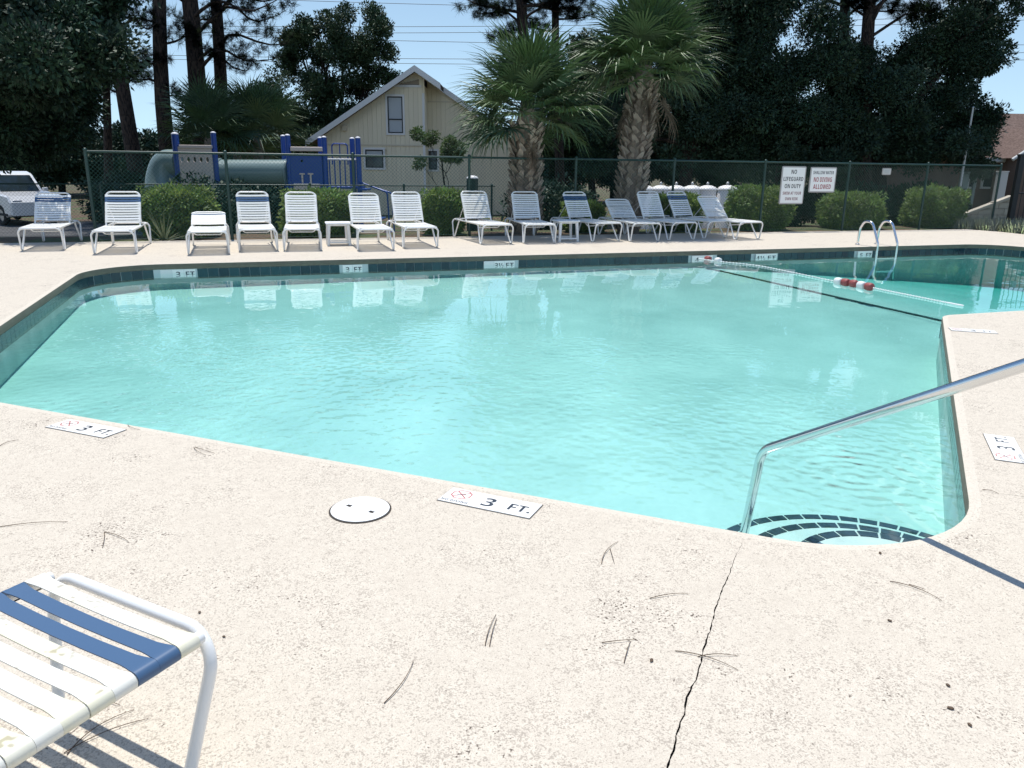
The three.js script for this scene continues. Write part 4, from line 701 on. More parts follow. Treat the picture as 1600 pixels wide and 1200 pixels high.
// ---------------------------------------------------------------- broadleaf trees
const tb = (px, z) => { const p = at(px, 262, z); return V(p.x, groundY(p.x, z), z); };
broadTree('dense dark leafy tree overhanging the corner of the deck by the parked vehicle', tb(-150, -20), at(20, 60, -19).setY(6.5), 0.34, [
  lobe(60, 40, -19.5, 120, 90, 620), lobe(-40, 110, -19, 110, 90, 520), lobe(105, 110, -20.5, 60, 60, 340), lobe(60, 170, -20.5, 90, 60, 420), lobe(135, 20, -19, 50, 60, 300), lobe(0, -70, -18, 150, 90, 560), lobe(-30, 190, -18.5, 110, 60, 380, 1.8), lobe(-10, 60, -16, 150, 90, 520, 2.2), lobe(110, -110, -19, 110, 80, 380)], CL.oak, mLeafDark, 801);
broadTree('dark oak with sky showing through its crown, behind the tan house', tb(500, -46), at(520, 120, -46), 0.34, [
  lobe(560, 55, -46, 52, 36, 260), lobe(520, 110, -46, 75, 40, 330), lobe(590, 105, -46, 36, 36, 190), lobe(470, 80, -46, 40, 32, 200), lobe(470, 150, -45, 60, 45, 300), lobe(545, 165, -46, 60, 36, 300), lobe(500, 60, -46, 40, 30, 200), lobe(570, 190, -46, 50, 30, 220), lobe(430, 200, -45, 50, 40, 240), lobe(480, 225, -44, 80, 30, 300)], CL.far, mLeafMid, 802, { scale: 0.6, dens: 0.85 });
broadTree('small leafy tree in front of the tan house wall', tb(705, -27), at(690, 250, -27), 0.05, [lobe(668, 215, -27, 26, 9, 60, 0.5), lobe(692, 232, -27, 22, 14, 90, 0.5), lobe(712, 240, -27, 14, 12, 60, 0.4), lobe(660, 258, -27, 12, 6, 22, 0.4)], CL.fine, leafMat([0.085, 0.14, 0.05], 0.3), 803, { scale: 1.15, dens: 0.5 });
// the dark mass on the far right is several trees standing together
const mass = 'dark evergreen trees behind the signs';
broadTree('dark evergreen tree directly behind the taller palm', tb(1080, -31), at(1090, 120, -31), 0.30, [lobe(1120, 90, -31, 80, 80, 520), lobe(1060, 180, -31, 80, 70, 480), lobe(1130, 200, -31, 80, 70, 480), lobe(1080, 20, -31, 80, 60, 420), lobe(1020, 120, -31.5, 60, 80, 360), lobe(960, 200, -31.5, 60, 60, 320)], CL.oak, mLeafDark, 811, { group: mass });
broadTree('tallest dark evergreen tree, behind the lifeguard sign', tb(1230, -31.5), at(1230, 100, -31.5), 0.36, [lobe(1230, 70, -31, 90, 70, 560), lobe(1180, 140, -31, 80, 70, 480), lobe(1270, 150, -31, 90, 70, 560), lobe(1210, 215, -31, 90, 50, 480), lobe(1170, 10, -31.5, 80, 60, 420), lobe(1290, 225, -31, 90, 44, 440), lobe(1200, -50, -31.5, 70, 50, 260)], CL.oak, mLeafDark, 812, { group: mass });
broadTree('broad dark evergreen tree between the lifeguard signs and the brown roof', tb(1390, -31.5), at(1400, 110, -31.5), 0.36, [lobe(1390, 130, -31.5, 90, 70, 560), lobe(1360, 190, -31.5, 90, 60, 520), lobe(1440, 195, -31.5, 80, 55, 460), lobe(1460, 88, -31.5, 60, 42, 320), lobe(1510, 60, -31.5, 55, 45, 320), lobe(1500, 30, -32, 60, 40, 300), lobe(1520, 110, -31.5, 42, 30, 200), lobe(1470, 235, -31.5, 80, 34, 360), lobe(1330, 120, -31.5, 55, 40, 280), lobe(1555, 8, -32, 40, 24, 130), lobe(1520, 195, -31.5, 46, 30, 200)], CL.oak, mLeafDark, 813, { group: mass });
// far trees that close the view, one by one
const back = 'far trees along the horizon';
const fr = rng(4242);
[[30, 215, 90, 50], [150, 232, 70, 30], [240, 238, 60, 22], [330, 228, 60, 30], [400, 215, 50, 40], [455, 225, 60, 40], [890, 190, 70, 60], [960, 225, 70, 45], [1010, 160, 60, 80], [1100, 225, 80, 45], [1200, 230, 80, 40], [1320, 232, 80, 40], [1420, 225, 70, 44], [870, 240, 60, 30], [90, 240, 80, 30], [-60, 200, 90, 70], [200, 238, 60, 24], [930, 120, 60, 60], [560, 240, 70, 26], [680, 244, 70, 22], [780, 246, 70, 20], [1500, 248, 70, 26], [1590, 252, 70, 20], [1700, 240, 90, 40], [1850, 230, 90, 50], [-180, 200, 110, 70], [-330, 190, 120, 80]].forEach(([px, py, rx, ry], i) => {
  const z = -48 - fr() * 14, c = at(px, py, z); broadTree('far broadleaf tree in the dark belt of trees', tb(px, z), c.clone(), 0.26, [lobe(px, py, z, rx * 0.75, ry, 240, 2.5), lobe(px - rx * 0.5, py + ry * 0.4, z + 1, rx * 0.6, ry * 0.8, 170, 2.2), lobe(px + rx * 0.5, py + ry * 0.35, z - 1, rx * 0.6, ry * 0.8, 170, 2.2), lobe(px, py + ry * 0.8, z + 1.5, rx * 0.9, 28, 170, 2)], CL.far, i % 3 ? mLeafDark : mLeafMid, 900 + i, { group: back, dens: 0.9 });
});
// low dark shrubs under the trees
[[1240, 300, -32], [1420, 300, -32], [1330, 300, -30], [1180, 290, -31], [190, 300, -29], [380, 320, -28], [420, 325, -24], [330, 330, -22], [1450, 285, -31], [860, 280, -26]].forEach(([px, py, z], i) => {
  const c = at(px, py, z), by = groundY(c.x, z), t = thing('understory_shrub', 'dark loose shrub growing in the shade under the trees', 'shrub', [c.x, by, z], 0, 'loose shrubs under the trees'), r = rng(950 + i), sp2 = [];
  for (let k = 0; k < 170; k++) { const d = V(r() * 2 - 1, r() * 2 - 1, r() * 2 - 1).normalize().multiplyScalar(0.5 + 0.5 * r()); sp2.push({ p: V(d.x * 1.5, 0.85 + d.y * 0.8, d.z * 1.0) }); }
  const st = []; for (let k = 0; k < 6; k++) st.push(taper(limbPts(V((r() - 0.5) * 0.4, -0.05, (r() - 0.5) * 0.3), V((r() - 0.5) * 2.2, 1.2, (r() - 0.5) * 1.2), r), 0.025, 0.008)); mesh('stem', st, mTwig, t);
  crown('foliage', CL.bush, mLeafDark, sp2, t, 960 + i, 0.3);
});
// grass and ground cover in the bed on the right
{
  const r = rng(33), n = 5200, pos = [], nor = [];
  const blade = []; for (let k = 0; k < 9; k++) { const a = r() * 6.28, l = 0.14 + 0.16 * r(), d = V(Math.cos(a) * 0.5, 1, Math.sin(a) * 0.5).normalize(), s = V(-Math.sin(a), 0, Math.cos(a)).multiplyScalar(0.010), o = V((r() - 0.5) * 0.08, 0, (r() - 0.5) * 0.08); for (const q of [o.clone().add(s), o.clone().sub(s), o.clone().addScaledVector(d, l)]) { pos.push(q.x, q.y, q.z); nor.push(0, 1, 0); } }
  const g = new THREE.BufferGeometry(); g.setAttribute('position', new THREE.Float32BufferAttribute(pos, 3)); g.setAttribute('normal', new THREE.Float32BufferAttribute(nor, 3)); void blade;
  const m = new THREE.InstancedMesh(g, leafMat([0.24, 0.32, 0.08], 0.3), n), o = new THREE.Object3D(), c = new THREE.Color(); let k = 0;
  while (k < n) { const x = 12.2 + r() * 7, z = -22.2 + r() * 6; if (vOf(x, z) > 1.2) continue; const lim = z < -20.25 ? lerp(12.14, 12.6, (z + 21.3) / 1.05) : lerp(12.6, 13.4, (z + 20.25) / 3.8); if (x < lim + 0.06) continue; o.position.set(x, -0.045, z); o.rotation.set(0, r() * 6.28, 0); o.scale.setScalar(0.8 + r() * 0.8); o.updateMatrix(); m.setMatrixAt(k, o.matrix); const q = 0.6 + r() * 0.8; m.setColorAt(k, c.setRGB(q * (0.8 + r() * 0.6), q, q)); k++; }
  m.name = 'grass_bed'; m.userData = { kind: 'stuff', label: 'bright green grass and weeds in the bed by the deck corner', category: 'grass' }; m.castShadow = m.receiveShadow = true; scene.add(m);
}

// ---------------------------------------------------------------- tan house with a gable
{
  const Z = -36, hp = (x, y, z = Z) => at(x, y, z), gy = -0.7, t = thing('house', 'tan gabled house with vertical siding behind the playground', 'house');
  const mSid = [[0.74, 0.665, 0.51], [0.755, 0.68, 0.52], [0.725, 0.65, 0.50]].map(c => std(c, 0.85)), mTrim = std([0.60, 0.53, 0.41], 0.8), mFascia = std([0.70, 0.70, 0.70], 0.7), mSash = phys([0.012, 0.014, 0.018], 0.4), mGlass = phys([0.05, 0.06, 0.07], 0.08), mBlind = std([0.42, 0.46, 0.50], 0.6), mRoof = std([0.5, 0.5, 0.5], 0.95, { map: shingleMap });
  const L = hp(497, 216).x, C = hp(663, 130).x, R = hp(826, 220).x, ridge = hp(650, 105), eaveL = hp(482, 221), slope = (ridge.y - eaveL.y) / (ridge.x - eaveL.x), roofY = x => ridge.y - Math.abs(x - ridge.x) * slope;
  const board = (x0, x1, z, k, holes) => { // one siding board, cut to the roof line and round openings
    const segs = [[gy, null]]; void segs; const y0 = roofY(x0) - 0.16, y1 = roofY(x1) - 0.16; const parts = [];
    let lo = gy; const cuts = holes.filter(h => x1 > h[0] + 0.01 && x0 < h[1] - 0.01).sort((a, b) => a[2] - b[2]);
    for (const h of cuts) { parts.push(extrude([[x0, lo], [x1, lo], [x1, h[2]], [x0, h[2]]], 0.05)); lo = h[3]; }
    const peak = x0 < ridge.x && x1 > ridge.x ? [[ridge.x, roofY(ridge.x) - 0.16]] : []; parts.push(extrude([[x0, lo], [x1, lo], [x1, y1], ...peak, [x0, y0]], 0.05));
    const m = mesh('siding_board', parts, mSid[k % 3], t); m.position.z = z;
  };
  const rect = (a, b, c, d, z) => { const p = hp(a, d, z), q = hp(b, c, z); return [p.x, q.x, p.y, q.y]; };
  const up = rect(607, 629, 151, 208, Z), low = rect(572, 599, 234, 262, Z), mid = rect(666, 683, 236, 265, Z - 1.2);
  let k = 0; for (let x = L; x < C - 0.03; x += 0.205, k++) board(x, Math.min(C, x + 0.199), Z, (k * 7) % 5, [up, low]);
  for (let x = C; x < R; x += 0.205, k++) board(x, x + 0.199, Z - 1.2, (k * 7) % 5, [mid]);
  for (const [xa, xb, z] of [[L + 0.02, C - 0.08, Z - 0.035], [C + 0.02, R, Z - 1.235]]) { const pk = xa < ridge.x && xb > ridge.x ? [[ridge.x, roofY(ridge.x) - 0.2]] : []; mesh('backing_wall', extrude([[xa, gy], [xb, gy], [xb, roofY(xb) - 0.2], ...pk, [xa, roofY(xa) - 0.2]], 0.03).translate(0, 0, z), mSid[0], t); }
  mesh('side_wall', [bx(0.06, 5.6, 1.25, C - 0.02, gy + 2.75, Z - 0.62)], mSid[0], t);
  mesh('back_room', [bx(R - L, 3.0, 8, (L + R) / 2, gy + 1.4, Z - 5.6)], mSid[2], t);
  const win = (r, z, blind, split) => {
    const w = r[1] - r[0], h = r[3] - r[2], cx = (r[0] + r[1]) / 2, cyy = (r[2] + r[3]) / 2, f = 0.085, m = mesh('window', [bx(w + 2 * f, f, 0.05, cx, r[3] + f / 2, z + 0.075), bx(w + 2 * f, f, 0.05, cx, r[2] - f / 2, z + 0.075), bx(f, h, 0.05, r[0] - f / 2, cyy, z + 0.075), bx(f, h, 0.05, r[1] + f / 2, cyy, z + 0.075)], mFascia, t);
    const s = 0.05, sash = [bx(w, s, 0.03, cx, r[3] - s / 2, z + 0.05), bx(w, s, 0.03, cx, r[2] + s / 2, z + 0.05), bx(s, h - 2 * s, 0.03, r[0] + s / 2, cyy, z + 0.05), bx(s, h - 2 * s, 0.03, r[1] - s / 2, cyy, z + 0.05)]; const sy = r[2] + h * split; sash.push(bx(w - 2 * s, s, 0.034, cx, sy, z + 0.05)); mesh('sash', sash, mSash, m);
    mesh('pane', bx(w - 2 * s, r[3] - sy - s, 0.01, cx, (r[3] + sy) / 2, z + 0.03), blind > 0 ? mBlind : mGlass, m); mesh('pane', bx(w - 2 * s, sy - r[2] - s, 0.01, cx, (r[2] + sy) / 2, z + 0.028), blind > 1 ? mBlind : mGlass, m);
  };
  win(up, Z, 2, 0.38); win(low, Z, 1, 0.62); win(mid, Z - 1.2, 0, 0.5);
  // roof: left slope over everything, right slope cut back past the front gable
  const slab = (xa, xb, z0, z1, name) => { const a = V(xa, roofY(xa), 0), b = V(xb, roofY(xb), 0), n = V(-(b.y - a.y), b.x - a.x, 0).normalize().multiplyScalar(0.16); const g = extrude([[a.x, a.y], [b.x, b.y], [b.x - n.x, b.y - n.y], [a.x - n.x, a.y - n.y]], z0 - z1); g.translate(0, 0, z1); return mesh(name, uvBox(g, 0.5), mRoof, t); };
  slab(eaveL.x, ridge.x, Z + 0.55, Z - 10, 'roof'); const cut = hp(690, 135).x; slab(ridge.x, cut, Z + 0.55, Z - 1.0, 'roof'); slab(ridge.x, R + 0.5, Z - 1.0, Z - 10, 'roof');
  const fas = (xa, xb, z) => { const y0 = roofY(xa), y1 = roofY(xb), g = extrude([[xa, y0 + 0.02], [xb, y1 + 0.02], [xb, y1 - 0.24], [xa, y0 - 0.24]], 0.04); g.translate(0, 0, z); mesh('fascia', g, mFascia, t); };
  fas(eaveL.x, ridge.x, Z + 0.56); fas(ridge.x, cut, Z + 0.56); fas(cut, R + 0.5, Z - 0.985);
  const sof = extrude([[ridge.x, roofY(ridge.x) - 0.25], [cut, roofY(cut) - 0.25], [cut, roofY(cut) - 0.22], [ridge.x, roofY(ridge.x) - 0.22]], 1.5); sof.translate(0, 0, Z - 0.95); mesh('soffit', sof, mFascia, t);
  const vb = hp(655, 133), vl = hp(622, 133), vt = roofY(vb.x) - 0.42; // louvred vent under the ridge
  for (let i = 0; i < 7; i++) { const y = lerp(vb.y, vt - 0.06, i / 7), xl = lerp(vl.x, vb.x, i / 7); mesh('vent_slat', bx(vb.x - xl, 0.028, 0.04, (vb.x + xl) / 2, y + 0.04, Z + 0.078).rotateX(0), std([0.34, 0.28, 0.21], 0.8), t); }
  mesh('vent_back', extrude([[vl.x, vb.y], [vb.x, vb.y], [vb.x, vt]], 0.01).translate(0, 0, Z + 0.052), std([0.10, 0.085, 0.07], 0.9), t);
  mesh('trim_band', bx(C - L, 0.06, 0.03, (L + C) / 2, hp(600, 227).y, Z + 0.068), mTrim, t); mesh('trim_band', bx(vb.x - vl.x + 0.5, 0.1, 0.03, (vb.x + vl.x) / 2 - 0.15, vb.y - 0.05, Z + 0.068), mFascia, t);
  mesh('trim_band', bx(R - C, 0.05, 0.03, (R + C) / 2, hp(700, 156).y, Z - 1.132), mTrim, t); mesh('corner_board', bx(0.10, 5.3, 0.03, C - 0.05, gy + 2.6, Z + 0.0685), mFascia, t);
  mesh('lamp_box', rbx(0.22, 0.26, 0.1, 0.02, hp(539, 200).x, hp(539, 200).y, Z + 0.11), mTrim, t);
}
// ---------------------------------------------------------------- brown roofed house on the right
{
  const Z = -40, hp = (x, y, z = Z) => at(x, y, z), t = thing('house', 'brick house with a steep brown shingle roof beyond the gate', 'house'), mBrick = std([0.34, 0.25, 0.22], 0.9, { map: concreteMap }), mRoof = std([0.60, 0.58, 0.58], 0.95, { map: shingleMap }), mTr = std([0.44, 0.46, 0.46], 0.7), mG = phys([0.02, 0.03, 0.035], 0.1);
  const x0 = hp(1500, 250).x, x1 = x0 + 15, ey = hp(1545, 247).y, xr = hp(1582, 165).x, ry = hp(1582, 165).y, gy = -0.75, zb = Z - 11;
  mesh('wall', uvBox(bx(x1 - x0 - 0.5, ey - gy, 10.4, (x0 + x1) / 2, (ey + gy) / 2, Z - 5.6), 0.6), mBrick, t);
  const tri = (...p) => { const g = new THREE.BufferGeometry(); g.setAttribute('position', new THREE.Float32BufferAttribute(p.flatMap(q => [q.x, q.y, q.z]), 3)); return uvBox(g, 0.35); };
  const A = V(x0 - 0.3, ey, Z + 0.5), B = V(x1, ey, Z + 0.5), Cc = V(x1, ey, zb), Dd = V(x0 - 0.3, ey, zb), R0 = V(xr, ry, Z - 5.2), R1 = V(x1 - 3, ry, Z - 5.2);
  mesh('roof', [tri(A, B, R1, A, R1, R0), tri(Dd, A, R0), tri(B, Cc, R1), tri(Cc, Dd, R0, Cc, R0, R1)], mRoof, t);
  mesh('gutter', bx(x1 - x0 + 0.3, 0.18, 0.12, (x0 + x1) / 2 - 0.15, ey - 0.08, Z + 0.56), mTr, t);
  mesh('soffit', bx(x1 - x0, 0.04, 1.0, (x0 + x1) / 2, ey - 0.19, Z + 0.06), mTr, t);
  for (const [a, b] of [[1519, 1533], [1541, 1563]]) { const p = hp(a, 292, Z), q = hp(b, 258, Z), w = q.x - p.x, h = q.y - p.y, m = mesh('window', [bx(w + 0.2, 0.1, 0.1, (p.x + q.x) / 2, q.y + 0.05, Z - 0.36), bx(w + 0.2, 0.1, 0.1, (p.x + q.x) / 2, p.y - 0.05, Z - 0.36), bx(0.1, h, 0.1, p.x - 0.05, (p.y + q.y) / 2, Z - 0.36), bx(0.1, h, 0.1, q.x + 0.05, (p.y + q.y) / 2, Z - 0.36)], mTr, t); mesh('pane', bx(w, h, 0.02, (p.x + q.x) / 2, (p.y + q.y) / 2, Z - 0.37), mG, m); }
  // small front gable at the edge of the picture
  const g0 = hp(1582, 247, Z + 1.5), gp = V(g0.x + 2.2, g0.y + 1.55, Z + 1.5), gR = V(g0.x + 4.4, g0.y, Z + 1.5), back = q => q.clone().setZ(Z - 3);
  mesh('front_gable', uvBox(extrude([[g0.x + 0.25, gy], [gR.x - 0.25, gy], [gR.x - 0.25, g0.y], [gp.x, gp.y - 0.12], [g0.x + 0.25, g0.y]], 1.7).translate(0, 0, Z - 0.25), 0.6), mBrick, t);
  mesh('gable_roof', [tri(g0, gp, back(gp), g0, back(gp), back(g0)), tri(gp, gR, back(gR), gp, back(gR), back(gp))], mRoof, t);
  for (const [a, b] of [[g0, gp], [gp, gR]]) mesh('fascia', bar(a.clone().add(V(0, -0.08, 0.02)), b.clone().add(V(0, -0.08, 0.02)), 0.09, 4), mTr, t);
}
// ---------------------------------------------------------------- play structure
{
  const Z = -23, P = (x, y, z = Z) => at(x, y, z), gy = groundY(P(400, 262).x, Z), t = thing('play_structure', 'blue and tan play structure with a grey green crawl tunnel', 'playground');
  const mB = phys([0.006, 0.060, 0.30], 0.35), mTan = std([0.68, 0.58, 0.51], 0.6), mTun = phys([0.20, 0.27, 0.26], 0.28), mTop = std([0.62, 0.62, 0.66], 0.5);
  const post = (x, y, z, r = 0.075) => { const p = P(x, y, z); const m = mesh('post', cy(r, r, p.y - gy, p.x, (p.y + gy) / 2, z, 14), mB, t); mesh('cap', new THREE.SphereGeometry(r * 1.04, 12, 6, 0, 6.3, 0, 1.57).scale(1, 0.6, 1).translate(p.x, p.y, z), mTop, m); };
  for (const q of [[273, 210, Z, 0.10], [333, 208, Z], [442, 213, Z - 0.9], [449, 212, Z], [500, 216, Z - 0.9], [506, 215, Z], [550, 217, Z - 0.9], [559, 216, Z]]) post(...q);
  // tan climbing panel with real holes
  const panel = (x0, y0, x1, y1, mat, holes, name) => { const a = P(x0, y1), b = P(x1, y0), w = b.x - a.x, h = b.y - a.y; const m = mesh(name, extrude([[0, 0], [w, 0], [w, h], [0, h]], 0.04, 0.006, holes(w, h)), mat, t); m.position.set(a.x, a.y, Z + 0.02); return m; };
  const ell = (x, y, rx, ry) => { const p = new THREE.Path(); p.absellipse(x, y, rx, ry, 0, Math.PI * 2); return p; };
  panel(283, 230, 331, 299, mTan, (w, h) => { const o = []; for (let i = 0; i < 5; i++) o.push(ell(w * (0.14 + i * 0.18), h * 0.72, w * 0.05, h * 0.065)); for (let i = 0; i < 4; i++) o.push(ell(w * (0.2 + i * 0.2), h * 0.86, w * 0.035, h * 0.022)); o.push(ell(w * 0.47, h * 0.40, w * 0.06, h * 0.03)); for (let i = 0; i < 3; i++) o.push(ell(w * (0.22 + i * 0.27), h * 0.14, w * 0.06, h * 0.07)); return o; }, 'climbing_panel');
  { const a = P(281, 229), b = P(333, 225); mesh('panel_header', rbx(b.x - a.x, 0.09, 0.1, 0.015, (a.x + b.x) / 2, a.y, Z + 0.04), mTan, t); }
  // crawl tunnel between the two towers
  { const a = P(336, 270), b = P(446, 270), r = 0.37, n = mesh('tunnel', [tube([V(a.x, a.y, Z - 0.35), V(b.x, b.y - 0.0, Z - 0.35)], r, 28, false)], mTun, t); for (const x of [a.x + 0.05, b.x - 0.05]) { const g = new THREE.TorusGeometry(r + 0.015, 0.03, 8, 28); g.rotateY(Math.PI / 2); g.translate(x, a.y, Z - 0.35); mesh('tunnel_ring', g, mTun, n); } }
  // tube slide end on the outer side
  { const a = P(272, 262), pts = [V(a.x, a.y + 0.12, Z - 0.3), V(a.x - 0.35, a.y + 0.10, Z - 0.3), V(a.x - 0.55, a.y - 0.35, Z - 0.2), V(a.x - 0.5, a.y - 1.0, Z + 0.1), V(a.x - 0.45, gy + 0.4, Z + 0.5)]; mesh('tube_slide', tube(new THREE.CatmullRomCurve3(pts).getPoints(24), 0.38, 22, true), mTun, t); }
  // blue panel with letter cutouts and tan header and foot
  const bp = panel(457, 241, 503, 290, mB, (w, h) => [ell(w * 0.36, h * 0.78, w * 0.05, h * 0.05)], 'blue_panel');
  { const a = P(455, 236), b = P(505, 230); mesh('panel_header', rbx(b.x - a.x, 0.12, 0.12, 0.02, (a.x + b.x) / 2, (a.y + b.y) / 2, Z + 0.05), mTan, t); const c = P(461, 297), d = P(501, 287); mesh('panel_foot', rbx(d.x - c.x, 0.2, 0.1, 0.02, (c.x + d.x) / 2, (c.y + d.y) / 2, Z + 0.08), mTan, t); for (const x of [474, 487]) { const p = P(x, 280); mesh('panel_letter', [bx(0.045, 0.26, 0.03, p.x, p.y, Z + 0.09), bx(0.15, 0.04, 0.03, p.x, p.y + 0.15, Z + 0.09)], mTan, t); } }
  // arched guard and bars
  { const a = P(514, 240), b = P(538, 224); mesh('arch_guard', tube(fillet([V(a.x, a.y - 0.3, Z - 0.4), V(a.x, b.y, Z - 0.4), V(b.x, b.y, Z - 0.4), V(b.x, a.y - 0.3, Z - 0.4)], 0.09, 6), 0.02, 8), mB, t); mesh('arch_bar', bar(V((a.x + b.x) / 2, b.y, Z - 0.4), V((a.x + b.x) / 2, a.y - 0.3, Z - 0.4), 0.016), mB, t); const c = P(509, 249), d = P(560, 249); mesh('guard_rail', bar(V(c.x, c.y, Z), V(d.x, c.y, Z), 0.028), mTop, t); for (let i = 0; i < 6; i++) { const x = lerp(c.x + 0.1, d.x - 0.1, i / 5); mesh('guard_bar', bar(V(x, c.y, Z), V(x, P(510, 292).y, Z), 0.020), mB, t); } }
  for (const [a, b, y] of [[273, 333, 300], [449, 559, 292]]) { const p = P(a, y), q = P(b, y); mesh('platform', rbx(q.x - p.x + 0.1, 0.07, 1.0, 0.02, (p.x + q.x) / 2, p.y, Z - 0.45), mB, t); }
  // stairs with a blue hand rail on the house side
  { const a = P(562, 284), b = P(608, 300); mesh('stair_rail', tube(fillet([V(a.x, a.y, Z + 0.1), V(b.x, b.y, Z + 0.35), V(b.x + 0.06, gy, Z + 0.4)], 0.12, 6), 0.025, 8), mB, t); mesh('stair_rail', tube(fillet([V(a.x, a.y - 0.08, Z - 0.7), V(b.x, b.y - 0.05, Z - 0.5), V(b.x + 0.06, gy, Z - 0.45)], 0.12, 6), 0.025, 8), mB, t); for (let i = 0; i < 4; i++) mesh('stair_tread', rbx(0.22, 0.05, 0.75, 0.01, lerp(a.x + 0.12, b.x - 0.1, i / 3), lerp(P(560, 296).y, gy + 0.2, i / 3), Z - 0.2), mB, t); }
}
{ const p = at(334, 320, -20.5); const t = thing('wooden_post', 'short brown wooden post beside the play structure', 'post', [p.x, groundY(p.x, -20.5), -20.5]); const h = at(334, 311, -20.5).y - groundY(p.x, -20.5); mesh('stake', bx(0.09, h, 0.09, 0, h / 2, 0), std([0.20, 0.13, 0.09], 0.9), t); mesh('cap', rbx(0.12, 0.03, 0.12, 0.006, 0, h + 0.015, 0), std([0.24, 0.17, 0.12], 0.9), t); }

// ---------------------------------------------------------------- white bins
{
  const mW = std([0.66, 0.64, 0.62], 0.6), mLid = std([0.74, 0.73, 0.71], 0.5);
  const bin = (label, px, z, group) => { const p = at(px, 300, z), gy = groundY(p.x, z), top = at(px, 296, z).y, h = top - gy, t = thing('bin', label, 'bin', [p.x, gy, z], 0, group); mesh('body', new THREE.LatheGeometry([[0, 0], [0.27, 0], [0.285, 0.03], [0.29, h * 0.5], [0.295, h], [0.0, h]].map(q => new THREE.Vector2(...q)), 28), mW, t); const l = mesh('lid', new THREE.LatheGeometry([[0.31, -0.02], [0.315, 0.02], [0.26, 0.075], [0.13, 0.125], [0.0, 0.14]].map(q => new THREE.Vector2(...q)), 28), mLid, t); l.position.y = h; mesh('knob', new THREE.SphereGeometry(0.05, 12, 8).translate(0, 0.19, 0), mGalv, l); };
  for (const px of [982, 1007, 1032, 1056, 1081, 1105]) bin('white round bin with a domed lid, one of a tight row', px, -26, 'row of white bins');
  bin('lone white round bin with a domed lid, apart from the row', 1136, -25.2);
}
// dark green waste post with a pale cap in front of the house
{ const p = at(738, 300, -22), gy = groundY(p.x, -22), h = at(738, 279, -22).y - gy, t = thing('litter_bin', 'dark green round litter bin with a pale cap in front of the house', 'bin', [p.x, gy, -22]); mesh('body', cy(0.16, 0.16, h, 0, h / 2, 0, 20), mFence, t); mesh('cap', new THREE.SphereGeometry(0.17, 18, 8, 0, 6.3, 0, 1.57).scale(1, 0.5, 1).translate(0, h, 0), std([0.62, 0.62, 0.62], 0.5), t); }

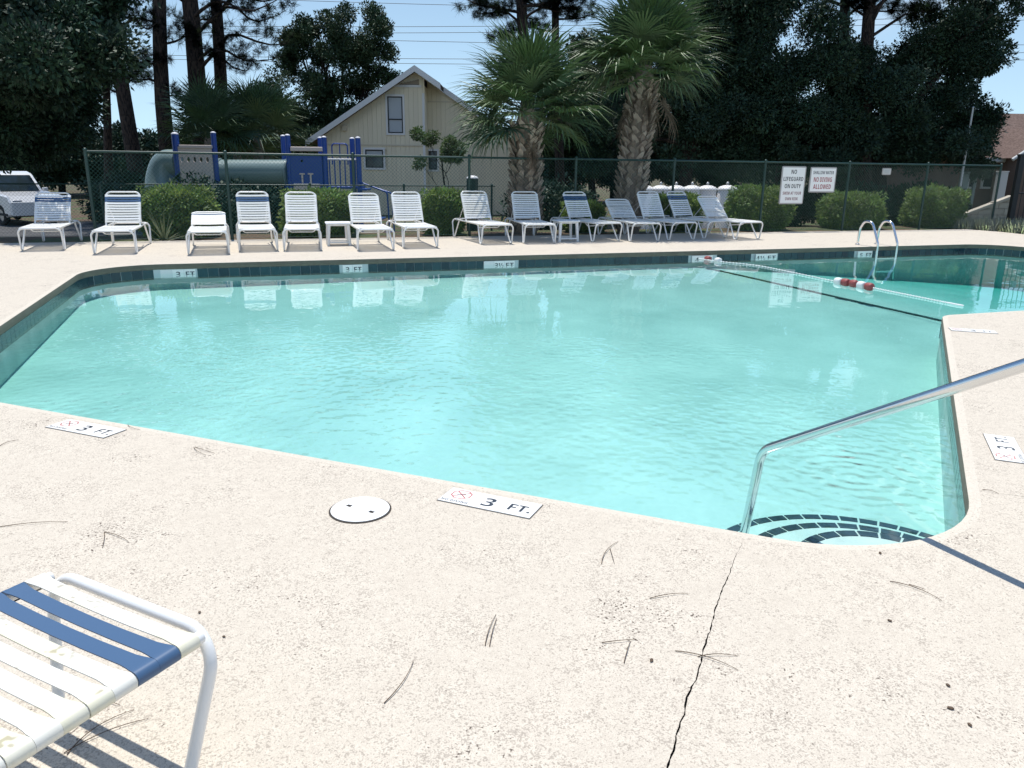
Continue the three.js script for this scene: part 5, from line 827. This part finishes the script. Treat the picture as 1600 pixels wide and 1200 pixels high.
// ---------------------------------------------------------------- parked white vehicle
{
  const z = -28.5, p = at(28, 300, z), gy = -0.70, t = thing('parked_suv', 'white sport utility vehicle parked beyond the fence in dappled shade', 'car', [p.x - 0.4, gy, z], -0.62);
  const mP = phys([0.78, 0.78, 0.77], 0.3, { clearcoat: 1, clearcoatRoughness: 0.06 }), mG = phys([0.02, 0.03, 0.035], 0.05), mT = std([0.02, 0.02, 0.02], 0.85), mL = phys([0.25, 0.015, 0.012], 0.15), mR = std([0.5, 0.5, 0.52], 0.3, { metalness: 0.9 });
  // body runs along x: rear at -2.3, front at +2.3
  const prof = [[-2.3, 0.45], [-2.32, 0.95], [-2.22, 1.08], [1.05, 1.10], [2.18, 0.98], [2.32, 0.80], [2.30, 0.42], [1.9, 0.36], [1.82, 0.62], [1.62, 0.74], [1.30, 0.74], [1.08, 0.62], [1.0, 0.34], [-1.0, 0.34], [-1.08, 0.62], [-1.30, 0.74], [-1.62, 0.74], [-1.82, 0.62], [-1.9, 0.38]];
  const body = extrude(prof, 1.72, 0.05); body.translate(0, 0, -0.86); mesh('body', body, mP, t);
  const cab = extrude([[-2.18, 1.06], [-1.92, 1.70], [-1.7, 1.77], [0.1, 1.77], [0.38, 1.70], [1.12, 1.06]], 1.44, 0.05); cab.translate(0, 0, -0.72); mesh('cabin', cab, mP, t);
  for (const s of [-1, 1]) { for (const [a, b, c, d] of [[-1.86, -1.12, -1.78, -1.16], [-1.0, -0.16, -1.0, -0.16], [-0.04, 0.88, -0.04, 0.36]]) { const g = extrude([[a, 1.14], [b, 1.14], [d, 1.66], [c, 1.66]], 0.012); g.translate(0, 0, s > 0 ? 0.772 : -0.784); mesh('side_window', g, mG, t); } }
  const rw = bx(0.02, 0.50, 1.22); rw.rotateZ(-0.385); rw.translate(-2.13, 1.40, 0); mesh('rear_window', rw, mG, t);
  const ww = bx(0.02, 0.80, 1.26); ww.rotateZ(0.855); ww.translate(0.81, 1.42, 0); mesh('windscreen', ww, mG, t);
  for (const x of [-1.45, 1.45]) for (const s of [-1, 1]) { const g = new THREE.TorusGeometry(0.27, 0.1, 12, 28); g.translate(x, 0.37, s * 0.8); const w = mesh('wheel', g, mT, t); const h = new THREE.CylinderGeometry(0.2, 0.2, 0.12, 20); h.rotateX(Math.PI / 2); h.translate(x, 0.37, s * 0.8); mesh('rim', h, mR, w); }
  for (const s of [-1, 1]) { mesh('tail_light', rbx(0.06, 0.32, 0.15, 0.02, -2.34, 0.95, s * 0.78), mL, t); mesh('headlight', rbx(0.08, 0.16, 0.3, 0.03, 2.31, 0.82, s * 0.66), mR, t); mesh('mirror', rbx(0.1, 0.16, 0.2, 0.04, 0.75, 1.18, s * 0.98), mP, t); }
  for (const s of [-1, 1]) { for (const x of [-1.06, -0.1, 0.92]) mesh('door_seam', bx(0.012, 0.66, 0.006, x, 0.76, s * 0.912), mBlack, t); for (const x of [-0.92, 0.06]) mesh('door_handle', rbx(0.16, 0.03, 0.03, 0.01, x, 0.98, s * 0.925), mR, t); mesh('wheel_arch', bx(4.2, 0.08, 0.01, 0, 0.40, s * 0.911), mT, t); }
  mesh('rear_bumper', rbx(0.16, 0.22, 1.78, 0.05, -2.38, 0.55, 0), mP, t); mesh('number_plate', bx(0.02, 0.14, 0.31, -2.395, 0.84, 0), mBlack, t);
}

// ---------------------------------------------------------------- sloping block wall, gate and bits on the right
{
  const z = -24.2, P = (x, y) => at(x, y, z), t = thing('block_wall', 'pale block ramp wall with a sloping top beside the ball shaped shrub', 'wall'), mBk = [[0.95, 0.90, 0.83], [1.0, 0.95, 0.88], [0.86, 0.81, 0.75]].map(c => std(c, 0.9, { map: concreteMap }));
  const a = P(1500, 354), b = P(1566, 354), y1 = P(1500, 335).y, y2 = P(1566, 306).y, y0 = a.y, bw = 0.39, bh = 0.19; let k = 0;
  for (let r = 0; r * bh + y0 < y2; r++) for (let x = a.x - (r % 2) * bw / 2; x < b.x; x += bw, k++) { const x0 = Math.max(a.x, x), x1 = Math.min(b.x, x + bw - 0.012); if (x1 - x0 < 0.06) continue; const yb = y0 + r * bh, top = q => Math.min(yb + bh - 0.012, lerp(y1, y2, (q - a.x) / (b.x - a.x)) - 0.06), t0 = top(x0), t1 = top(x1); if (t1 - yb < 0.03) continue; const g = extrude([[x0, yb], [x1, yb], [x1, t1], [x0, Math.max(yb + 0.004, t0)]], 0.18); g.translate(0, 0, z); mesh('block', uvBox(g, 1.2), mBk[(k * 5) % 3], t); }
  const cap = extrude([[a.x - 0.05, y1 - 0.06], [b.x + 0.03, y2 - 0.06], [b.x + 0.03, y2 + 0.02], [a.x - 0.05, y1 + 0.02]], 0.24); cap.translate(0, 0, z - 0.03); mesh('cap_course', uvBox(cap, 1), mBk[1], t);
  mesh('mortar_core', extrude([[a.x, y0 - 0.1], [b.x - 0.01, y0 - 0.1], [b.x - 0.01, y2 - 0.08], [a.x, y1 - 0.08]], 0.13).translate(0, 0, z + 0.02), std([0.26, 0.24, 0.22], 0.95), t);
}
{
  const o = V(13.45, 0, -21.3), d = V(0.93, 0, 0.36), t = thing('picket_gate', 'black metal picket gate and post at the corner of the tall fence', 'gate', [0, 0, 0]), q = (s, y) => o.clone().addScaledVector(d, s).setY(y);
  mesh('post', [bx(0.13, 1.95, 0.13, o.x, 0.93, o.z), rbx(0.16, 0.05, 0.16, 0.01, o.x, 1.93, o.z)], mBlack, t); const e = q(2.9, 0); mesh('post', [bx(0.13, 1.95, 0.13, e.x, 0.93, e.z), rbx(0.16, 0.05, 0.16, 0.01, e.x, 1.93, e.z)], mBlack, t);
  for (const y of [0.18, 0.95, 1.72]) mesh('cross_rail', bar(q(0.06, y), q(2.84, y), 0.02, 6), mBlack, t);
  for (let s = 0.16; s < 2.8; s += 0.115) mesh('picket', bar(q(s, 0.10), q(s, 1.82), 0.011, 6), mBlack, t);
  mesh('latch_box', rbx(0.10, 0.16, 0.09, 0.01, q(0.34, 0).x, 1.15, q(0.34, 0).z + 0.04), mGalv, t);
}
for (const [px0, px1, py0, py1, z, label] of [[1498, 1513, 270, 297, -31, 'grey green utility cabinet, the wider one, below the brick house'], [1518, 1527, 271, 297, -31.6, 'narrow grey green utility cabinet below the brick house'], [1557, 1573, 269, 287, -33, 'pale square air conditioner unit in front of the brick house']]) {
  const a = at(px0, py1, z), b = at(px1, py0, z), gy = groundY(a.x, z), w = b.x - a.x, h = b.y - gy, t = thing('utility_cabinet', label, 'cabinet', [(a.x + b.x) / 2, gy, z]), m = std(px0 > 1550 ? [0.46, 0.46, 0.44] : [0.16, 0.20, 0.18], 0.6);
  mesh('case', rbx(w, h, w * 0.9, 0.02, 0, h / 2, 0), m, t); mesh('lid', rbx(w + 0.03, 0.04, w * 0.9 + 0.03, 0.01, 0, h + 0.02, 0), m, t);
}
// bent pipe bike rack
{ const a = at(1416, 350, -25), gy = groundY(a.x, -25), P = (x, y) => at(x, y, -25); const t = thing('pipe_rack', 'bent pale pipe rack between the two round shrubs', 'rack', [0, 0, 0]); mesh('pipe', tube(fillet([V(P(1424, 340).x, gy, -25), P(1424, 340), P(1417, 336), P(1432, 327), V(P(1436, 330).x, P(1436, 328).y, -25.3), V(P(1437, 345).x, gy, -25.3)], 0.05, 4), 0.022, 8), mGalv, t); mesh('foot', cy(0.06, 0.06, 0.02, P(1424, 340).x, gy + 0.01, -25, 12), mGalv, t); }
// lamp pole
{ const z = -30, p = at(1505, 262, z), gy = groundY(p.x, z), h = at(1519, 168, z).y - gy, t = thing('metal_pole', 'slim bare grey pole standing in front of the brick house', 'pole', [p.x, gy, z]); mesh('pole', cy(0.035, 0.05, h, 0, h / 2, 0, 10), mGalv, t); mesh('cap', new THREE.SphereGeometry(0.042, 10, 6).translate(0, h, 0), mGalv, t); }
// overhead wires between two poles outside the view
{
  const z = -72; const rows = [[[600, 4], [1590, 24]], [[600, 40], [1590, 30]], [[600, 49], [1590, 38]], [[600, 60], [1590, 76]], [[600, 88], [1590, 88]], [[600, 95], [1590, 99]]], mWire = std([0.03, 0.035, 0.04], 0.6);
  const ends = [-62, 66];
  rows.forEach(([a, b], i) => { const A = at(...a, z), B = at(...b, z), m = (B.y - A.y) / (B.x - A.x), pts = []; for (let k = 0; k <= 24; k++) { const x = lerp(ends[0], ends[1], k / 24); pts.push(V(x, A.y + m * (x - A.x) + ((x - 2) / 64) ** 2 * 1.2 - 0.1, z - i * 0.25)); } solo('power_line', tube(pts, 0.02, 4), mWire, 'thin dark overhead power line crossing the sky', 'power line', 'overhead power lines'); });
  for (const x of ends) { const t = thing('utility_pole', x < 0 ? 'wooden utility pole beyond the dark leafy tree' : 'wooden utility pole beyond the brick house', 'pole', [x, -0.7, z - 0.6]); mesh('pole', cy(0.14, 0.2, 22, 0, 11, 0, 12), mBark, t); mesh('cross_arm', bx(0.12, 0.14, 2.6, 0, 20.4, 0), mBark, t); }
}

// shadows for three.js's own renderer
scene.traverse(o => { if (o.isMesh) { o.castShadow = true; o.receiveShadow = true; } });
renderer.render(scene, camera);
